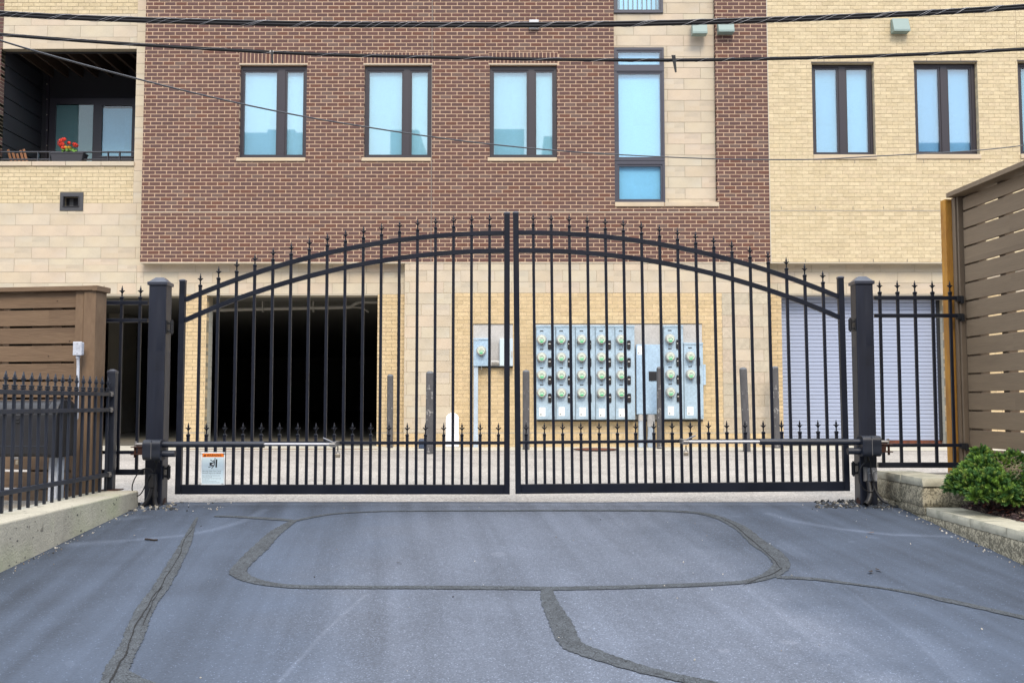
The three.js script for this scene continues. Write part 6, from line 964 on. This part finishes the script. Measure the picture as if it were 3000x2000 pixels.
{
  const D = 11, sheath = P({ color: C(0.008, 0.008, 0.01), roughness: 0.55, specularIntensity: 0.5 });
  const pts1 = [[-500, -2], [0, 40], [425, 59], [900, 70.5], [1260, 73], [1700, 72], [2200, 60], [2640, 42], [3000, 20], [3500, -22]], c1 = cablePath(pts1, () => D), t1 = thing('utility_cable', 'thick black cable bundle with lashing wire, topmost overhead', 'cable', V(0, 0, 0), 'overhead utility cables');
  wireRun(t1, c1, [0.017, 0.004], 0.0165, sheath, 'cable_strand'); wireRun(t1, c1, [-0.014, 0.006], 0.0205, sheath, 'cable_strand'); wireRun(t1, c1, [0.0, -0.016], 0.0205, sheath, 'cable_strand'); wireRun(t1, c1, [0.033, -0.002], 0.0045, dullSteel, 'support_strand');
  for (const [n, ph] of [[30, 0], [30, 0.9], [23, 2]]) lashing(t1, c1, 0.037, n, ph, 0.98);
  const pts2 = [[-500, 52], [0, 101], [425, 132], [900, 157.6], [1260, 167.5], [1700, 175], [2000, 176], [2200, 173], [2600, 162.6], [3000, 143.5], [3500, 108]], c2 = cablePath(pts2, () => D + 0.35), t2 = thing('utility_cable', 'second black overhead cable with two hanging strap tails', 'cable', V(0, 0, 0), 'overhead utility cables');
  wireRun(t2, c2, [-0.003, 0], 0.0172, sheath, 'cable_strand'); wireRun(t2, c2, [0.018, -0.002], 0.0045, sheath, 'support_strand'); lashing(t2, c2, 0.021, 25, 1, 1.05);
  const q = (px, py) => at(px, py, D + 0.35);
  mesh('strap_tail', uvm(tube([q(797, 149), q(798, 160), q(798, 172), q(799, 187)].map((v) => v.add(V(0, 0, 0.02))), 0.011, 12, 8)), blackPl, t2); mesh('strap_band', uvm(rod(q(790, 153).add(V(0, 0, 0)), q(802, 153.7), 0.021, 12)), dullSteel, t2);
  const tail = extr([[-0.028, 0.05], [0.016, 0.05], [0.026, -0.1], [0.028, -0.152], [0.014, -0.156], [0.008, -0.135]], 0.008, 0.002); const tp = q(1974, 176); tail.translate(tp.x, tp.y, tp.z + 0.02); mesh('strap_tail', uvm(tail), blackPl, t2);
  const pts3 = [[-400, -20], [0, 118.5], [425, 237], [700, 302.5], [900, 343], [1068, 371], [1264, 400.5], [1435, 422], [1700, 446], [2099, 465.4], [2256, 467.5], [2387, 466.6], [2567, 457.5], [2866, 440], [3000, 425.8], [3400, 372]], c3 = cablePath(pts3, (px) => 7.2 + 6.5 * Math.max(-0.1, Math.min(1.1, px / 3000))), t3 = thing('utility_cable', 'thin single overhead wire sagging lowest across the windows', 'cable', V(0, 0, 0), 'overhead utility cables');
  wireRun(t3, c3, [0, 0], 0.0074, P({ color: C(0.03, 0.03, 0.034), roughness: 0.3, clearcoat: 0.4 }), 'wire', 200);
}
// ---------------------------------------------------------------- litter
{
  const n = 300, m = shadow(new THREE.InstancedMesh(new THREE.IcosahedronGeometry(0.007, 0), S({ color: 0xffffff, roughness: 0.9 }), n)), o = new THREE.Object3D();
  for (let i = 0; i < n; i++) { let x, d; const k = i % 4; if (k === 0) { x = rr(-3.28, 3.3); d = rr(4.3, 8.7); } else if (k === 1) { x = 3.4 - Math.abs(rr(0, 0.09)) * rnd(); d = rr(5.5, 8.7); } else if (k === 2) { x = -3.3 + Math.abs(rr(0, 0.12)) * rnd(); d = rr(6, 8.7); } else { const s = rnd() < 0.5; x = s ? rr(-3.3, -2.55) : rr(2.55, 3.35); d = rr(8.5, 8.95); }
    o.position.set(x, groundY(d) + 0.008, -d); o.rotation.set(rnd() * 6, rnd() * 6, rnd() * 6); const s = rr(0.3, 1.2) * (k === 0 ? 0.7 : 1); o.scale.set(s * rr(0.8, 1.6), s * 0.6, s); o.updateMatrix(); m.setMatrixAt(i, o.matrix); const q = rnd(); m.setColorAt(i, q < 0.45 ? C(0.45, 0.42, 0.37) : q < 0.6 ? C(0.03, 0.03, 0.03) : q < 0.8 ? C(0.25, 0.2, 0.14) : C(0.3, 0.32, 0.34)); }
  m.name = 'pebbles'; m.userData.kind = 'stuff'; scene.add(tag(m, 'scattered pebbles and grit on the asphalt driveway', 'pebbles'));
  const bark = S({ color: C(0.03, 0.022, 0.018), roughness: 0.9 }), leaf = S({ color: C(0.16, 0.09, 0.04), roughness: 0.9, side: THREE.DoubleSide });
  const G = (px, py, l = 0.012) => { const [x, d] = onDrive(px, py); return V(x, SLOPE * d + l, -d); };
  tag(mesh('twig', uvm(tube([G(424, 1583.5), G(435, 1585.5, 0.016), G(448, 1586), G(460, 1586)], 0.007, 12, 6)), bark, scene), 'short dark twig on the asphalt left of the loop crack', 'twig');
  [[2551, 1565, 'small dark leaf on the pale tyre scuff at right', 'dry leaf'], [2551, 1681, 'curled brown leaf near the right crack fork', 'dry leaf'], [2575, 1675, 'second smaller brown leaf right of the crack fork', 'dry leaf'], [1167, 1653, 'tiny dark leaf inside the loop crack', 'dry leaf']].forEach(([px, py, l, c], i) => { const p = G(px, py, 0.014), g = new THREE.CircleGeometry(i === 3 ? 0.014 : 0.022, 7), a = g.attributes.position; for (let k = 0; k < a.count; k++) a.setXYZ(k, a.getX(k) * 1.5, a.getY(k) * 0.55, 14 * a.getX(k) * a.getX(k)); g.computeVertexNormals(); g.rotateX(-Math.PI / 2); g.rotateY(i * 0.9); g.translate(p.x, p.y, p.z); tag(mesh('leaf', uvm(g), i ? bark : leaf, scene), l, c); });
  // broken tar and grit round the post feet
  const rubble = (label, px0, px1, py0, py1, n2, dark) => { const mm = shadow(new THREE.InstancedMesh(new THREE.DodecahedronGeometry(0.014, 0), S({ color: 0xffffff, roughness: 1 }), n2)); for (let i = 0; i < n2; i++) { const p = G(rr(px0, px1), rr(py0, py1), 0.004); o.position.copy(p); o.rotation.set(rnd() * 6, rnd() * 6, rnd() * 6); const s = rr(0.25, 1.3); o.scale.set(s * 1.5, s * 0.7, s); o.updateMatrix(); mm.setMatrixAt(i, o.matrix); mm.setColorAt(i, rnd() < dark ? C(0.035, 0.038, 0.042) : ((q) => C(q, q * 0.93, q * 0.8))(rr(0.12, 0.36))); } mm.name = numbered('rubble'); mm.userData.kind = 'stuff'; scene.add(tag(mm, label, 'rubble')); };
  rubble('broken tar and grit at the foot of the right gate post', 2390, 2680, 1468, 1490, 300, 0.85); rubble('grit and chips at the foot of the left gate post', 330, 520, 1474, 1500, 90, 0.45);
}
renderer.render(scene, camera);
